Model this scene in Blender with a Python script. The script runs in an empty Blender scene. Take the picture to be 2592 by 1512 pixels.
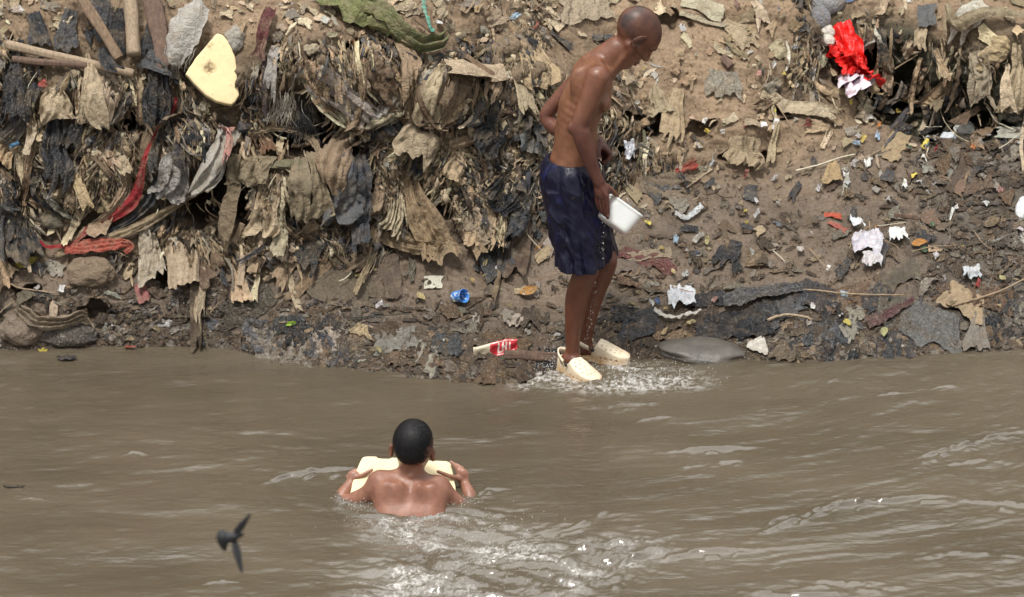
import bpy, math, random
import numpy as np
from mathutils import Vector, Matrix
random.seed(7); rng = np.random.default_rng(7)
SC = bpy.context.scene; COL = SC.collection
R = math.radians
# ------------------------------------------------------------------ camera model (2592 x 1512 photo pixels)
FPX = 8700.0; CX, CY = 1296.0, 756.0; PITCH = R(20.0)
CAM = np.array([-0.248, -13.06, 5.05])
cp, sp = math.cos(PITCH), math.sin(PITCH)
RIGHT = np.array([1., 0, 0]); UP = np.array([0, sp, cp]); FWD = np.array([0, cp, -sp])
def ray(px, py):
    px = np.asarray(px, float); py = np.asarray(py, float)
    a = (px-CX)/FPX; b = (CY-py)/FPX
    return FWD + a[..., None]*RIGHT + b[..., None]*UP
def W(px, py, y):                      # point seen at a photo pixel, at world depth y
    d = ray(px, py); k = (y-CAM[1])/d[..., 1]
    return CAM + d*k[..., None]
def WZ(px, py, z=0.0):                 # point seen at a photo pixel, at height z
    d = ray(px, py); k = (z-CAM[2])/d[..., 2]
    return CAM + d*k[..., None]
def px_of(x, y, z=0.):
    x, y, z = np.broadcast_arrays(x, y, z); d = np.stack([x-CAM[0], y-CAM[1], z-CAM[2]], -1); f = d@FWD
    return CX+FPX*(d@RIGHT)/f, CY-FPX*(d@UP)/f
# ------------------------------------------------------------------ noise
def _h(ix, iy, iz, s):
    n = (ix.astype(np.int64)*374761393 + iy.astype(np.int64)*668265263 + iz.astype(np.int64)*2147483647 + s*974634777) & 0xffffffff
    n = ((n ^ (n >> 13))*1274126177) & 0xffffffff
    n = ((n ^ (n >> 16))*2246822519) & 0xffffffff
    n = n ^ (n >> 15)
    return (n & 0xffffff)/float(0xffffff)*2-1
def noise(x, y, z=0.0, s=0):
    x, y, z = np.broadcast_arrays(np.asarray(x, float), np.asarray(y, float), np.asarray(z, float))
    xi, yi, zi = np.floor(x), np.floor(y), np.floor(z)
    fx, fy, fz = x-xi, y-yi, z-zi
    xi = xi.astype(np.int64); yi = yi.astype(np.int64); zi = zi.astype(np.int64)
    u = fx*fx*fx*(fx*(fx*6-15)+10); v = fy*fy*fy*(fy*(fy*6-15)+10); w = fz*fz*fz*(fz*(fz*6-15)+10)
    def L(a, b, t): return a+(b-a)*t
    a = L(L(_h(xi,yi,zi,s), _h(xi+1,yi,zi,s), u), L(_h(xi,yi+1,zi,s), _h(xi+1,yi+1,zi,s), u), v)
    b = L(L(_h(xi,yi,zi+1,s), _h(xi+1,yi,zi+1,s), u), L(_h(xi,yi+1,zi+1,s), _h(xi+1,yi+1,zi+1,s), u), v)
    return L(a, b, w)
def fbm(x, y, z=0.0, s=0, o=4):
    t = 0; a = 1.; f = 1.; n = 0
    for i in range(o):
        t = t + a*noise(x*f, y*f, z*f, s+i*17); n += a; a *= .5; f *= 2.03
    return t/n
def ss(a, b, x):
    t = np.clip((x-a)/(b-a), 0, 1); return t*t*(3-2*t)
# ------------------------------------------------------------------ objects
def link(o):
    COL.objects.link(o); return o
def mesh_np(name, V, F, mat, parent=None, smooth=True, cols=None, extra=None):
    V = np.asarray(V, np.float32); F = np.asarray(F, np.int32)
    me = bpy.data.meshes.new(name)
    me.vertices.add(len(V)); me.vertices.foreach_set('co', V.ravel())
    k = F.shape[1]
    me.loops.add(F.size); me.loops.foreach_set('vertex_index', F.ravel())
    me.polygons.add(len(F)); me.polygons.foreach_set('loop_start', np.arange(0, F.size, k, dtype=np.int32))
    me.polygons.foreach_set('loop_total', np.full(len(F), k, np.int32))
    me.update(calc_edges=True)
    me.polygons.foreach_set('use_smooth', np.full(len(F), smooth))
    if cols is not None:
        c = np.ones((len(V), 4), np.float32); c[:, :cols.shape[1]] = cols
        a = me.attributes.new('Col', 'FLOAT_COLOR', 'POINT'); a.data.foreach_set('color', c.ravel())
    for nm, ar in (extra or {}).items():
        a = me.attributes.new(nm, 'FLOAT', 'POINT'); a.data.foreach_set('value', np.asarray(ar, np.float32).ravel())
    me.materials.append(mat)
    o = bpy.data.objects.new(name, me); link(o)
    if parent is not None: o.parent = parent
    return o
def grid_faces(nr, nc, close=False):
    i, j = np.meshgrid(np.arange(nr-1), np.arange(nc if close else nc-1), indexing='ij')
    j2 = (j+1) % nc
    return np.stack([i*nc+j, i*nc+j2, (i+1)*nc+j2, (i+1)*nc+j], -1).reshape(-1, 4)
def tag(o, label, cat, group=None, kind=None):
    if label: o['label'] = label
    if cat: o['category'] = cat
    if group: o['group'] = group
    if kind: o['kind'] = kind
    return o
def rebase(o):                          # put the origin in the middle of the thing
    n = len(o.data.vertices); a = np.empty(n*3, np.float32); o.data.vertices.foreach_get('co', a)
    a = a.reshape(-1, 3); c = np.array([a[:, 0].mean(), a[:, 1].mean(), a[:, 2].min()]); a -= c
    o.data.vertices.foreach_set('co', a.ravel()); o.location = o.location + Vector(c.tolist()); o.data.update(); return o
def parent_keep(child, root):           # child mesh stays in place under a root that was moved
    child.parent = root; child.location = child.location - root.location
# ------------------------------------------------------------------ materials
def newmat(name):
    m = bpy.data.materials.new(name); m.use_nodes = True
    nt = m.node_tree; b = nt.nodes['Principled BSDF']; return m, nt, b
def N(nt, t, **k):
    n = nt.nodes.new(t)
    for a, v in k.items():
        if a.startswith('i_'): n.inputs[a[2:].replace('_', ' ')].default_value = v
        else: setattr(n, a, v)
    return n
def bump(nt, b, h, strength, dist, prev=None):
    n = N(nt, 'ShaderNodeBump'); n.inputs['Strength'].default_value = strength; n.inputs['Distance'].default_value = dist
    nt.links.new(h, n.inputs['Height'])
    if prev is not None: nt.links.new(prev, n.inputs['Normal'])
    nt.links.new(n.outputs[0], b.inputs['Normal']); return n.outputs[0]
def tex_noise(nt, scale, detail=6, rough=.6, vec=None, stretch=None, src='Object'):
    tc = N(nt, 'ShaderNodeTexCoord'); o = tc.outputs[src]
    if vec is not None: o = vec
    if stretch:
        mp = N(nt, 'ShaderNodeMapping'); mp.inputs['Scale'].default_value = stretch; nt.links.new(o, mp.inputs[0]); o = mp.outputs[0]
    n = N(nt, 'ShaderNodeTexNoise'); n.inputs['Scale'].default_value = scale; n.inputs['Detail'].default_value = detail
    n.inputs['Roughness'].default_value = rough; nt.links.new(o, n.inputs['Vector']); return n.outputs['Fac']
def ramp(nt, fac, a, b, c0=(0,0,0,1), c1=(1,1,1,1)):
    r = N(nt, 'ShaderNodeValToRGB'); r.color_ramp.elements[0].position = a; r.color_ramp.elements[1].position = b
    r.color_ramp.elements[0].color = c0; r.color_ramp.elements[1].color = c1; nt.links.new(fac, r.inputs[0]); return r.outputs[0]
def mix(nt, fac, a, b, mode='MIX'):
    m = N(nt, 'ShaderNodeMix', data_type='RGBA', blend_type=mode)
    for s, v in ((m.inputs[0], fac), (m.inputs[6], a), (m.inputs[7], b)):
        if isinstance(v, (int, float)): s.default_value = v
        elif isinstance(v, tuple): s.default_value = (*v, 1) if len(v) == 3 else v
        else: nt.links.new(v, s)
    return m.outputs[2]
def maprange(nt, v, a, b, c, d):
    m = N(nt, 'ShaderNodeMapRange'); nt.links.new(v, m.inputs[0])
    for i, x in enumerate((a, b, c, d)): m.inputs[i+1].default_value = x
    return m.outputs[0]
MUD = (.075, .054, .037); DUST = (.30, .225, .145)
def mat_ground():
    m, nt, b = newmat('soil'); at = N(nt, 'ShaderNodeAttribute', attribute_name='Col')
    n1 = tex_noise(nt, 9, 8, .65); n2 = tex_noise(nt, 70, 6, .7); n3 = tex_noise(nt, 260, 4, .7)
    c = mix(nt, ramp(nt, n2, .35, .7), at.outputs['Color'], mix(nt, 1., at.outputs['Color'], (.55, .5, .45), 'MULTIPLY'))
    c = mix(nt, ramp(nt, n3, .60, .68), c, mix(nt, .5, at.outputs['Color'], (.42, .33, .22)))
    nt.links.new(c, b.inputs['Base Color'])
    wet = N(nt, 'ShaderNodeAttribute', attribute_name='wet').outputs['Fac']
    rg = maprange(nt, wet, 0, 1, .95, .28); nt.links.new(rg, b.inputs['Roughness'])
    p = bump(nt, b, n1, .5, .03); p = bump(nt, b, n2, .7, .012, p); bump(nt, b, n3, .6, .004, p)
    return m
def mat_fabric(name, kind):
    """one material for many pieces: colour and wetness come from the object itself (or a colour attribute)"""
    m, nt, b = newmat(name)
    if kind.endswith('_attr'):
        at = N(nt, 'ShaderNodeAttribute', attribute_name='Col'); col = at.outputs['Color']; al = at.outputs['Alpha']
    else:
        oi = N(nt, 'ShaderNodeObjectInfo'); col = oi.outputs['Color']; al = oi.outputs['Alpha']
    tc = N(nt, 'ShaderNodeTexCoord'); geo = N(nt, 'ShaderNodeNewGeometry')
    pos = geo.outputs['Position']
    n1 = tex_noise(nt, 14, 6, .65, pos); n2 = tex_noise(nt, 55, 5, .65, pos); n3 = tex_noise(nt, 420, 3, .6, pos)
    wn = N(nt, 'ShaderNodeTexNoise'); nt.links.new(pos, wn.inputs['Vector']); wn.inputs['Scale'].default_value = 26; wn.inputs['Detail'].default_value = 5; wn.inputs['Distortion'].default_value = 2.2; wn.inputs['Roughness'].default_value = .55; wr = ramp(nt, wn.outputs['Fac'], .38, .62)
    k = 'film' if kind.startswith('film') else 'cloth'
    dirt = mix(nt, al, (.30, .235, .155), (.125, .095, .068))
    c = mix(nt, ramp(nt, n1, .46, .66, (0,0,0,1), (.62,.62,.62,1)), col, dirt)
    c = mix(nt, ramp(nt, n2, .3, .7), c, mix(nt, 1., c, (.72, .7, .66), 'MULTIPLY'))
    nt.links.new(c, b.inputs['Base Color'])
    if k == 'film':
        nt.links.new(maprange(nt, al, 0, 1, .42, .16), b.inputs['Roughness'])
        p = bump(nt, b, n2, .7, .012); p = bump(nt, b, wr, .8, .016, p); bump(nt, b, n1, .5, .04, p)
    else:
        nt.links.new(maprange(nt, al, 0, 1, .95, .42), b.inputs['Roughness'])
        p = bump(nt, b, n2, .8, .010); p = bump(nt, b, wr, .6, .012, p); bump(nt, b, n3, .35, .002, p)
    return m
def mat_plain(name, col, rough=.6, n=30, var=.25, bs=.3, bd=.004, stretch=None, spec=.5, sss=0, trans=0, coat=0, metal=0, src='Object'):
    m, nt, b = newmat(name)
    f = tex_noise(nt, n, 6, .65, None, stretch, src)
    c = mix(nt, ramp(nt, f, .3, .7), tuple(x*(1-var) for x in col), tuple(min(1, x*(1+var*.6)) for x in col))
    nt.links.new(c, b.inputs['Base Color']); b.inputs['Roughness'].default_value = rough
    b.inputs['Specular IOR Level'].default_value = spec; b.inputs['Metallic'].default_value = metal
    b.inputs['Coat Weight'].default_value = coat; b.inputs['Transmission Weight'].default_value = trans
    if sss: b.inputs['Subsurface Weight'].default_value = sss; b.inputs['Subsurface Scale'].default_value = .01
    if bs: bump(nt, b, f, bs, bd)
    return m
def mat_skin(name, wetness=.5):
    m, nt, b = newmat(name); at = N(nt, 'ShaderNodeAttribute', attribute_name='Col')
    n1 = tex_noise(nt, 25, 6, .6); n2 = tex_noise(nt, 220, 4, .6); n3 = tex_noise(nt, 8, 3, .5)
    c = mix(nt, ramp(nt, n1, .35, .7), mix(nt, 1., at.outputs['Color'], (.66, .62, .62), 'MULTIPLY'), at.outputs['Color'])
    nt.links.new(c, b.inputs['Base Color'])
    nt.links.new(maprange(nt, n3, .35, .65, .28, .52), b.inputs['Roughness'])
    b.inputs['Subsurface Weight'].default_value = .12; b.inputs['Subsurface Scale'].default_value = .012
    b.inputs['Subsurface Radius'].default_value = (1, .35, .2); b.inputs['Specular IOR Level'].default_value = .5
    p = bump(nt, b, n1, .35, .006); bump(nt, b, n2, .5, .002, p); return m
M = {}
M['soil'] = mat_ground()
M['cloth'] = mat_fabric('cloth', 'cloth'); M['film'] = mat_fabric('plastic_film', 'film')
M['cloth_attr'] = mat_fabric('shredded_cloth', 'cloth_attr'); M['film_attr'] = mat_fabric('shredded_plastic', 'film_attr')
M['skin'] = mat_skin('skin')
M['wood'] = mat_plain('weathered_wood', (.20, .135, .085), .8, 12, .5, .6, .006, (6, 6, .6))
M['wood_dark'] = mat_plain('reddish_wood', (.135, .085, .06), .8, 12, .5, .6, .006, (6, 6, .6))
M['wood_pale'] = mat_plain('pale_wood', (.33, .25, .17), .85, 12, .45, .7, .006, (8, 8, .8))
M['twig'] = mat_plain('dry_twig', (.30, .22, .14), .85, 40, .4, .5, .003)
M['foam'] = mat_plain('yellow_foam', (.82, .71, .45), .85, 8, .10, .3, .003)
M['leaf'] = mat_fabric('leaf', 'cloth')
M['tub'] = mat_plain('white_plastic', (.80, .80, .79), .28, 20, .04, .05, .001, sss=.2)
M['rubber'] = mat_plain('dark_rubber', (.02, .03, .025), .5)
# ------------------------------------------------------------------ implicit modelling for bodies and shoes
class Field:
    def __init__(s, lo, hi, h):
        s.lo = np.array(lo, float); s.h = h; s.n = np.ceil((np.array(hi)-s.lo)/h).astype(int)+1
        s.d = np.full(s.n, .2, np.float32)
    def _box(s, lo, hi, m):
        a = np.maximum(np.floor((np.array(lo)-m-s.lo)/s.h).astype(int), 0)
        b = np.minimum(np.ceil((np.array(hi)+m-s.lo)/s.h).astype(int)+1, s.n)
        if (b <= a).any(): return None
        sl = tuple(slice(a[i], b[i]) for i in range(3))
        g = np.meshgrid(*[s.lo[i]+s.h*np.arange(a[i], b[i]) for i in range(3)], indexing='ij', sparse=True)
        return sl, g
    def _merge(s, sl, d, k, op):
        a = s.d[sl]
        if op == 'add':
            t = np.clip(.5+.5*(a-d)/k, 0, 1); s.d[sl] = a*(1-t)+d*t-k*t*(1-t)
        elif op == 'cut':
            d = -d; t = np.clip(.5-.5*(a-d)/k, 0, 1); s.d[sl] = a*(1-t)+d*t+k*t*(1-t)
    def cap(s, a, b, ra, rb=None, k=.02, op='add'):
        a = np.array(a, float); b = np.array(b, float); rb = ra if rb is None else rb; r = max(ra, rb)
        q = s._box(np.minimum(a, b)-r, np.maximum(a, b)+r, k*1.5+2*s.h)
        if q is None: return
        sl, (X, Y, Z) = q; e = b-a; L = max(float(e@e), 1e-12)
        t = np.clip(((X-a[0])*e[0]+(Y-a[1])*e[1]+(Z-a[2])*e[2])/L, 0, 1)
        d = np.sqrt((X-a[0]-t*e[0])**2+(Y-a[1]-t*e[1])**2+(Z-a[2]-t*e[2])**2)-(ra+(rb-ra)*t)
        s._merge(sl, d, k, op)
    def chain(s, pts, k=.02, op='add'):
        Q = np.array([p for p, r in pts], float); Rr = np.array([r for p, r in pts], float)
        if len(Q) > 3:                                   # pass a smooth curve through the joints
            t = np.arange(len(Q)); tt = np.linspace(0, len(Q)-1, (len(Q)-1)*3+1)
            Q2 = np.stack([_smooth_interp(tt, t.astype(float), Q[:, i]) for i in range(3)], 1); Rr = _smooth_interp(tt, t.astype(float), Rr); Q = Q2
        q = s._box((Q-Rr[:, None]).min(0), (Q+Rr[:, None]).max(0), k*1.5+2*s.h)
        if q is None: return
        sl, (X, Y, Z) = q; D = None
        for a, b, ra, rb in zip(Q[:-1], Q[1:], Rr[:-1], Rr[1:]):
            e = b-a; L = max(float(e@e), 1e-12)
            t = np.clip(((X-a[0])*e[0]+(Y-a[1])*e[1]+(Z-a[2])*e[2])/L, 0, 1)
            d = np.sqrt((X-a[0]-t*e[0])**2+(Y-a[1]-t*e[1])**2+(Z-a[2]-t*e[2])**2)-(ra+(rb-ra)*t)
            D = d if D is None else np.minimum(D, d)
        s._merge(sl, D, k, op)
    def ell(s, c, r, axes=None, k=.02, op='add'):
        c = np.array(c, float); r = np.array(r, float); A = np.eye(3) if axes is None else np.array(axes, float); m = r.max()
        q = s._box(c-m, c+m, k*1.5+2*s.h)
        if q is None: return
        sl, (X, Y, Z) = q; x = X-c[0]; y = Y-c[1]; z = Z-c[2]
        p = [A[i, 0]*x+A[i, 1]*y+A[i, 2]*z for i in range(3)]
        k0 = np.sqrt(sum((p[i]/r[i])**2 for i in range(3))); k1 = np.sqrt(sum((p[i]/r[i]**2)**2 for i in range(3)))+1e-9
        s._merge(sl, k0*(k0-1)/k1, k, op)
    def loft(s, rows, k=.03, op='add', pleat=None, lo=None, hi=None, pw=2.0):
        """rows: (z, xc, rx, yc, ry) from any order"""
        rows = sorted(rows); z, xc, rx, yc, ry = map(np.array, zip(*rows))
        q = s._box([(xc-rx).min(), (yc-ry).min(), z[0]], [(xc+rx).max(), (yc+ry).max(), z[-1]], k*1.5+.02)
        sl, (X, Y, Z) = q; zz = Z.ravel()
        f = lambda a: _smooth_interp(zz, z, a)[None, None, :]
        XC, RX, YC, RY = f(xc), f(rx), f(yc), f(ry)
        dx = (X-XC)/RX; dy = (Y-YC)/RY
        rr = (np.abs(dx)**pw+np.abs(dy)**pw)**(1/pw)
        d = (rr-1)*np.minimum(RX, RY)*np.clip(.6+.4*rr, .6, 1.2)
        if pleat is not None: d = d+pleat(np.arctan2(dy, dx), Z, X, Y)
        d = np.maximum(d, np.maximum(z[0]-Z, Z-z[-1]))
        s._merge(sl, d, k, op)
    def custom(s, lo, hi, fn, k=.005, op='add'):
        q = s._box(lo, hi, .01)
        if q is None: return
        sl, (X, Y, Z) = q; s._merge(sl, fn(X, Y, Z).astype(np.float32), k, op)
    def mesh(s):
        d = s.d; ins = d < 0; n = np.array(d.shape)
        cnt = np.zeros(n-1, np.int8)
        for i in (0, 1):
            for j in (0, 1):
                for k in (0, 1): cnt += ins[i:n[0]-1+i, j:n[1]-1+j, k:n[2]-1+k]
        act = np.nonzero((cnt > 0) & (cnt < 8)); C = np.stack(act, 1); idx = np.full(cnt.shape, -1, np.int32); idx[act] = np.arange(len(C))
        acc = np.zeros((len(C), 3)); num = np.zeros(len(C))
        cs = [(i, j, k) for i in (0, 1) for j in (0, 1) for k in (0, 1)]
        for a in cs:
            for ax in range(3):
                if a[ax]: continue
                b = list(a); b[ax] = 1
                va = d[C[:, 0]+a[0], C[:, 1]+a[1], C[:, 2]+a[2]]; vb = d[C[:, 0]+b[0], C[:, 1]+b[1], C[:, 2]+b[2]]
                m = (va < 0) != (vb < 0); t = np.where(m, va/(va-vb+1e-20*(va == vb)), 0)
                p = np.tile(np.array(a, float), (len(C), 1)); p[:, ax] += t
                acc += p*m[:, None]; num += m
        V = s.lo+(C+acc/num[:, None])*s.h
        F = []
        for ax in range(3):
            o1, o2 = [(1, 2), (2, 0), (0, 1)][ax]
            sa = [slice(None)]*3; sb = [slice(None)]*3; sa[ax] = slice(0, -1); sb[ax] = slice(1, None)
            A = ins[tuple(sa)]; B = ins[tuple(sb)]; E = np.stack(np.nonzero(A != B), 1)
            E = E[(E[:, o1] > 0) & (E[:, o2] > 0) & (E[:, o1] < n[o1]-1) & (E[:, o2] < n[o2]-1)]
            flip = A[E[:, 0], E[:, 1], E[:, 2]]
            def at(u, v):
                q = E.copy(); q[:, o1] -= u; q[:, o2] -= v; return idx[q[:, 0], q[:, 1], q[:, 2]]
            Q = np.stack([at(1, 1), at(0, 1), at(0, 0), at(1, 0)], 1)
            Q[~flip] = Q[~flip][:, ::-1]; F.append(Q)
        F = np.concatenate(F); F = F[(F >= 0).all(1)]
        return V, F
def _smooth_interp(x, xp, fp):
    # monotone-ish cubic through control values
    m = np.gradient(fp, xp); i = np.clip(np.searchsorted(xp, x)-1, 0, len(xp)-2); h = xp[i+1]-xp[i]; t = np.clip((x-xp[i])/h, 0, 1)
    return (2*t**3-3*t**2+1)*fp[i]+(t**3-2*t**2+t)*h*m[i]+(-2*t**3+3*t**2)*fp[i+1]+(t**3-t**2)*h*m[i+1]
def relax(V, F, it=1, lam=.5):
    for _ in range(it):
        acc = np.zeros_like(V); c = np.zeros(len(V))
        for i in range(4):
            a = F[:, i]; b = F[:, (i+1) % 4]
            for k in range(3):
                acc[:, k] += np.bincount(a, V[b, k], len(V)); acc[:, k] += np.bincount(b, V[a, k], len(V))
            c += np.bincount(a, minlength=len(V))+np.bincount(b, minlength=len(V))
        V = V*(1-lam)+lam*acc/c[:, None]
    return V
# ------------------------------------------------------------------ river bank: one sheet
ST = 3.0
PX = np.concatenate([np.arange(-1500, -60, 24.), np.arange(-60, 2660, ST), np.arange(2660, 4100, 24.)])
PXU = np.arange(-1500, 4101, ST); PY = np.arange(1180, -401, -ST)          # integration grid, bottom to top
WLX = [-1500, 0, 250, 560, 640, 760, 900, 1200, 1400, 1530, 1700, 1950, 2592, 4100]
WLY = [890, 885, 876, 872, 898, 915, 932, 952, 958, 918, 893, 903, 886, 880]
py0 = np.interp(PXU, WLX, WLY)
KX = [-1500, 0, 300, 600, 900, 1150, 1350, 1600, 1900, 2100, 2300, 2500, 4100]
KY = [-400, -50, 60, 130, 200, 300, 370, 430, 500, 600, 680, 780, 880, 960, 1180]
KT = np.array([
 [.7,.7,.7,.6,.6,.6,.6,.6,.6,.6,.5,.5,.5],
 [.7,.7,.7,.6,.6,.5,.5,.5,.6,.9,.6,.5,.5],
 [.7,.8,.9,.8,.6,.5,.5,.6,.7,1.3,.9,.5,.5],
 [.8,1.5,1.6,1.6,1.5,.8,.6,.7,.8,1.6,2.2,1.2,1.2],
 [1,3.0,3.0,3.5,4.0,1.8,.8,.8,.8,1.4,3.0,2.6,2],
 [1,1.5,2.5,4.0,5.0,3.5,1.3,1.0,.8,.7,.7,3.0,2],
 [1,2.0,1.2,1.5,1.8,3.5,1.8,1.6,.9,.5,.25,1.5,1],
 [1,3.0,3.5,2.5,1.5,3.0,1.8,1.6,.7,.35,.2,.2,.2],
 [1,3.0,3.5,4.0,3.5,2.5,1.2,.5,.3,.28,.2,.2,.2],
 [1,1.6,1.5,2.5,3.0,1.1,.5,.25,.25,.25,.22,.22,.22],
 [1,.5,.9,1.0,.8,.5,.3,.22,.22,.22,.22,.22,.22],
 [1,1.4,1.2,1.0,.5,.3,.22,.2,.2,.2,.22,.25,.25],
 [.5,.7,1.0,.9,.4,.22,.15,.2,.35,.45,.45,.45,.45],
 [.5,.6,.7,.5,.3,.2,.10,.2,.4,.5,.5,.5,.5],
 [.4]*13], float)
def bil(KX, KY, T, x, y):
    KX = np.asarray(KX, float); KY = np.asarray(KY, float)
    i = np.clip(np.searchsorted(KX, x)-1, 0, len(KX)-2); j = np.clip(np.searchsorted(KY, y)-1, 0, len(KY)-2)
    u = np.clip((x-KX[i])/(KX[i+1]-KX[i]), 0, 1); v = np.clip((y-KY[j])/(KY[j+1]-KY[j]), 0, 1)
    return T[j, i]*(1-u)*(1-v)+T[j, i+1]*u*(1-v)+T[j+1, i]*(1-u)*v+T[j+1, i+1]*u*v
YZ = np.zeros((len(PY), len(PXU), 2))
# start each column on the ray of its waterline pixel, integrate both ways
i0 = np.clip(np.round((PY[0]-py0)/ST).astype(int), 1, len(PY)-2)
dirs = ray(np.broadcast_to(PXU, (len(PY), len(PXU))), np.broadcast_to(PY[:, None], (len(PY), len(PXU))))
start = WZ(PXU, PY[i0], 0.0)
warp = 45*fbm(PXU/260., 3.3, 0, 5, 3)
def tfield(px, py): return bil(KX, KY, KT, px+30*noise(px/90., py/90., 0, 3), py+warp+18*noise(px/70., py/70., 0, 4))
y = np.zeros(len(PXU)); z = np.zeros(len(PXU)); done = np.zeros(len(PXU), bool)
YZ[i0, np.arange(len(PXU)), 0] = start[:, 1]; YZ[i0, np.arange(len(PXU)), 1] = 0
def step(r, y, z, t):
    d = dirs[r]; m = d[:, 2]/d[:, 1]        # z = CAMz + m*(y-CAMy) on the ray
    # z0 + t*(y1-y) = CAMz + m*(y1-CAMy)
    y1 = (CAM[2]-m*CAM[1]-z+t*y)/(t-m); return y1, z+t*(y1-y)
for sgn in (1, -1):
    y = start[:, 1].copy(); z = np.zeros(len(PXU))
    rr = range(1, len(PY)) if sgn > 0 else range(len(PY)-2, -1, -1)
    for r in rr:
        on = (r > i0) if sgn > 0 else (r < i0)
        t = tfield(PXU, np.full(len(PXU), PY[r])); y1, z1 = step(r, y, z, np.maximum(t, .02))
        y = np.where(on, y1, y); z = np.where(on, z1, z)
        YZ[r, on, 0] = y[on]; YZ[r, on, 1] = z[on]
# blur the depth sideways so that neighbouring columns agree
def blur(a, n, ax):
    k = np.hanning(n*2+3)[1:-1]; k /= k.sum(); p = [(0, 0)]*a.ndim; p[ax] = (n, n)
    return np.apply_along_axis(lambda v: np.convolve(v, k, 'valid'), ax, np.pad(a, p, mode='edge'))
YB = blur(blur(YZ[..., 0], 24, 1), 5, 0)
# extra depth for the gully behind the near mound
PXg = np.broadcast_to(PXU, YB.shape); PYg = np.broadcast_to(PY[:, None], YB.shape)
crest = np.interp(PYg, [-700, 0, 100, 200, 300, 400, 500], [1900, 2000, 2035, 2085, 2200, 2330, 2600])
YB = YB+.30*ss(0, 60, PXg-crest)*(1-ss(280, 480, PYg))
def on_ray(px, py, y): return W(px, py, y)
P0 = W(PXg, PYg, YB)                                  # smooth bank
def normals(P):
    a = np.gradient(P, axis=1); b = np.gradient(P, axis=0); n = np.cross(a, b); n /= np.linalg.norm(n, axis=-1, keepdims=True)+1e-12
    n[(n@FWD) > 0] *= -1
    return n
N0 = normals(P0)
steep = 1-np.abs(N0[..., 2])
x_, y_, z_ = P0[..., 0], P0[..., 1], P0[..., 2]
wetline = np.interp(PXg, [-500, 0, 600, 900, 1300, 1600, 2000, 2300, 2592, 4100], [620, 600, 640, 600, 560, 480, 440, 330, 280, 280])
WET = ss(-70, 110, PYg-wetline+60*fbm(x_*2.5, y_*2.5, z_*2.5, 31, 3))
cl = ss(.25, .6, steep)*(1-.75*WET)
big = fbm(x_*2.2, y_*2.2, z_*2.2, 11, 3); mid = fbm(x_*7, y_*7, z_*7, 12, 3)
vert = fbm(x_*22, y_*6, z_*5, 13, 3); fine = fbm(x_*38, y_*38, z_*38, 14, 4)
flat = fbm(x_*9, y_*30, z_*30, 15, 3)
terr = np.abs(fbm(x_*5, y_*14, z_*14, 16, 3))
near_w = ss(0, .12, z_)
disp = (big*(.055+.055*cl)*(.35+.65*near_w)+mid*(.014+.05*cl)*(.4+.6*near_w)+vert*.030*cl+fine*(.008+.012*cl)+(flat*.010+terr*.022)*(1-cl)*(.35+.65*near_w))
for (a_, b_, rx_, ry_, am_) in ((880,150,170,60,.11),(1090,220,170,60,.11),(590,400,130,44,.11),(840,445,150,44,.10),(120,235,160,44,.11),(520,375,110,44,.13),(1250,235,150,80,.10),(850,335,110,44,-.13),(270,310,120,44,-.12),(510,510,110,48,-.15),(1120,300,90,44,-.10),(820,610,330,30,-.05),(60,560,110,50,-.09),(1290,400,90,60,-.06),(2380,90,260,40,.10),(2380,270,260,60,-.14),(1650,345,200,34,-.05),(1900,330,160,26,.05),(1700,60,170,22,-.05)):
    disp = disp+am_*.62*(1+1.0*noise(PXg/95., PYg/60., a_*.01, 39))*np.exp(-(((PXg-a_+40*noise(PXg/60., PYg/60., 0, 37))/rx_)**2+((PYg-b_+26*noise(PXg/70., PYg/70., 0, 38))/ry_)**2))
stage = np.exp(-(((PXg-1490)/170)**2+((PYg-925)/55)**2)**2)
disp = disp*(1-.8*stage)-.03*stage
dmx = disp.copy()
for _ in range(3):
    for ax in (0, 1): dmx = np.maximum(dmx, np.maximum(np.roll(dmx, 1, ax), np.roll(dmx, -1, ax)))
PS = P0+N0*(blur(blur(dmx, 4, 1), 4, 0))[..., None]      # what rags hang on: over the bumps
caves = [(300,288,70,46,.45),(270,250,30,20,.3),(840,338,100,46,.42),(735,365,60,40,.36),(700,380,50,22,.3),(500,520,66,56,.38),(565,480,36,66,.32),(620,500,25,60,.25),(1000,300,66,34,.26),(1170,330,56,36,.24),
 (120,400,40,50,.22),(230,400,25,30,.2),(905,135,30,18,.2),(1195,225,40,20,.2),(1300,340,50,32,.22),(660,560,45,30,.2),(1100,505,36,56,.2),(1580,370,45,30,.25),(1680,340,35,30,.2),
 (1640,300,60,20,.12),(2200,150,40,70,.35),(2260,250,50,40,.3),(2520,330,60,25,.4),(2430,300,40,25,.3),(2300,190,30,30,.15),(1990,290,50,14,.12),(1890,400,60,16,.12),(1780,330,40,16,.12),(60,740,40,20,.12),(240,780,40,25,.12),(1700,45,60,14,.12),(410,700,20,40,.15),(20,190,20,90,.12)]
cv = np.zeros_like(disp)
for (a, b, rx, ry, dd) in caves:
    q = ((PXg-a+22*noise(PXg/24., PYg/24., 0, int(a)))/rx)**2+((PYg-b+16*noise(PXg/24., PYg/24., 5, int(b)))/ry)**2
    cv = np.maximum(cv, dd*(1-ss(.35, 1.25, q)))
PT = P0+N0*disp[..., None]+np.array([0, 1, -.15])*cv[..., None]
NT = normals(PS); NT = NT+0
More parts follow.
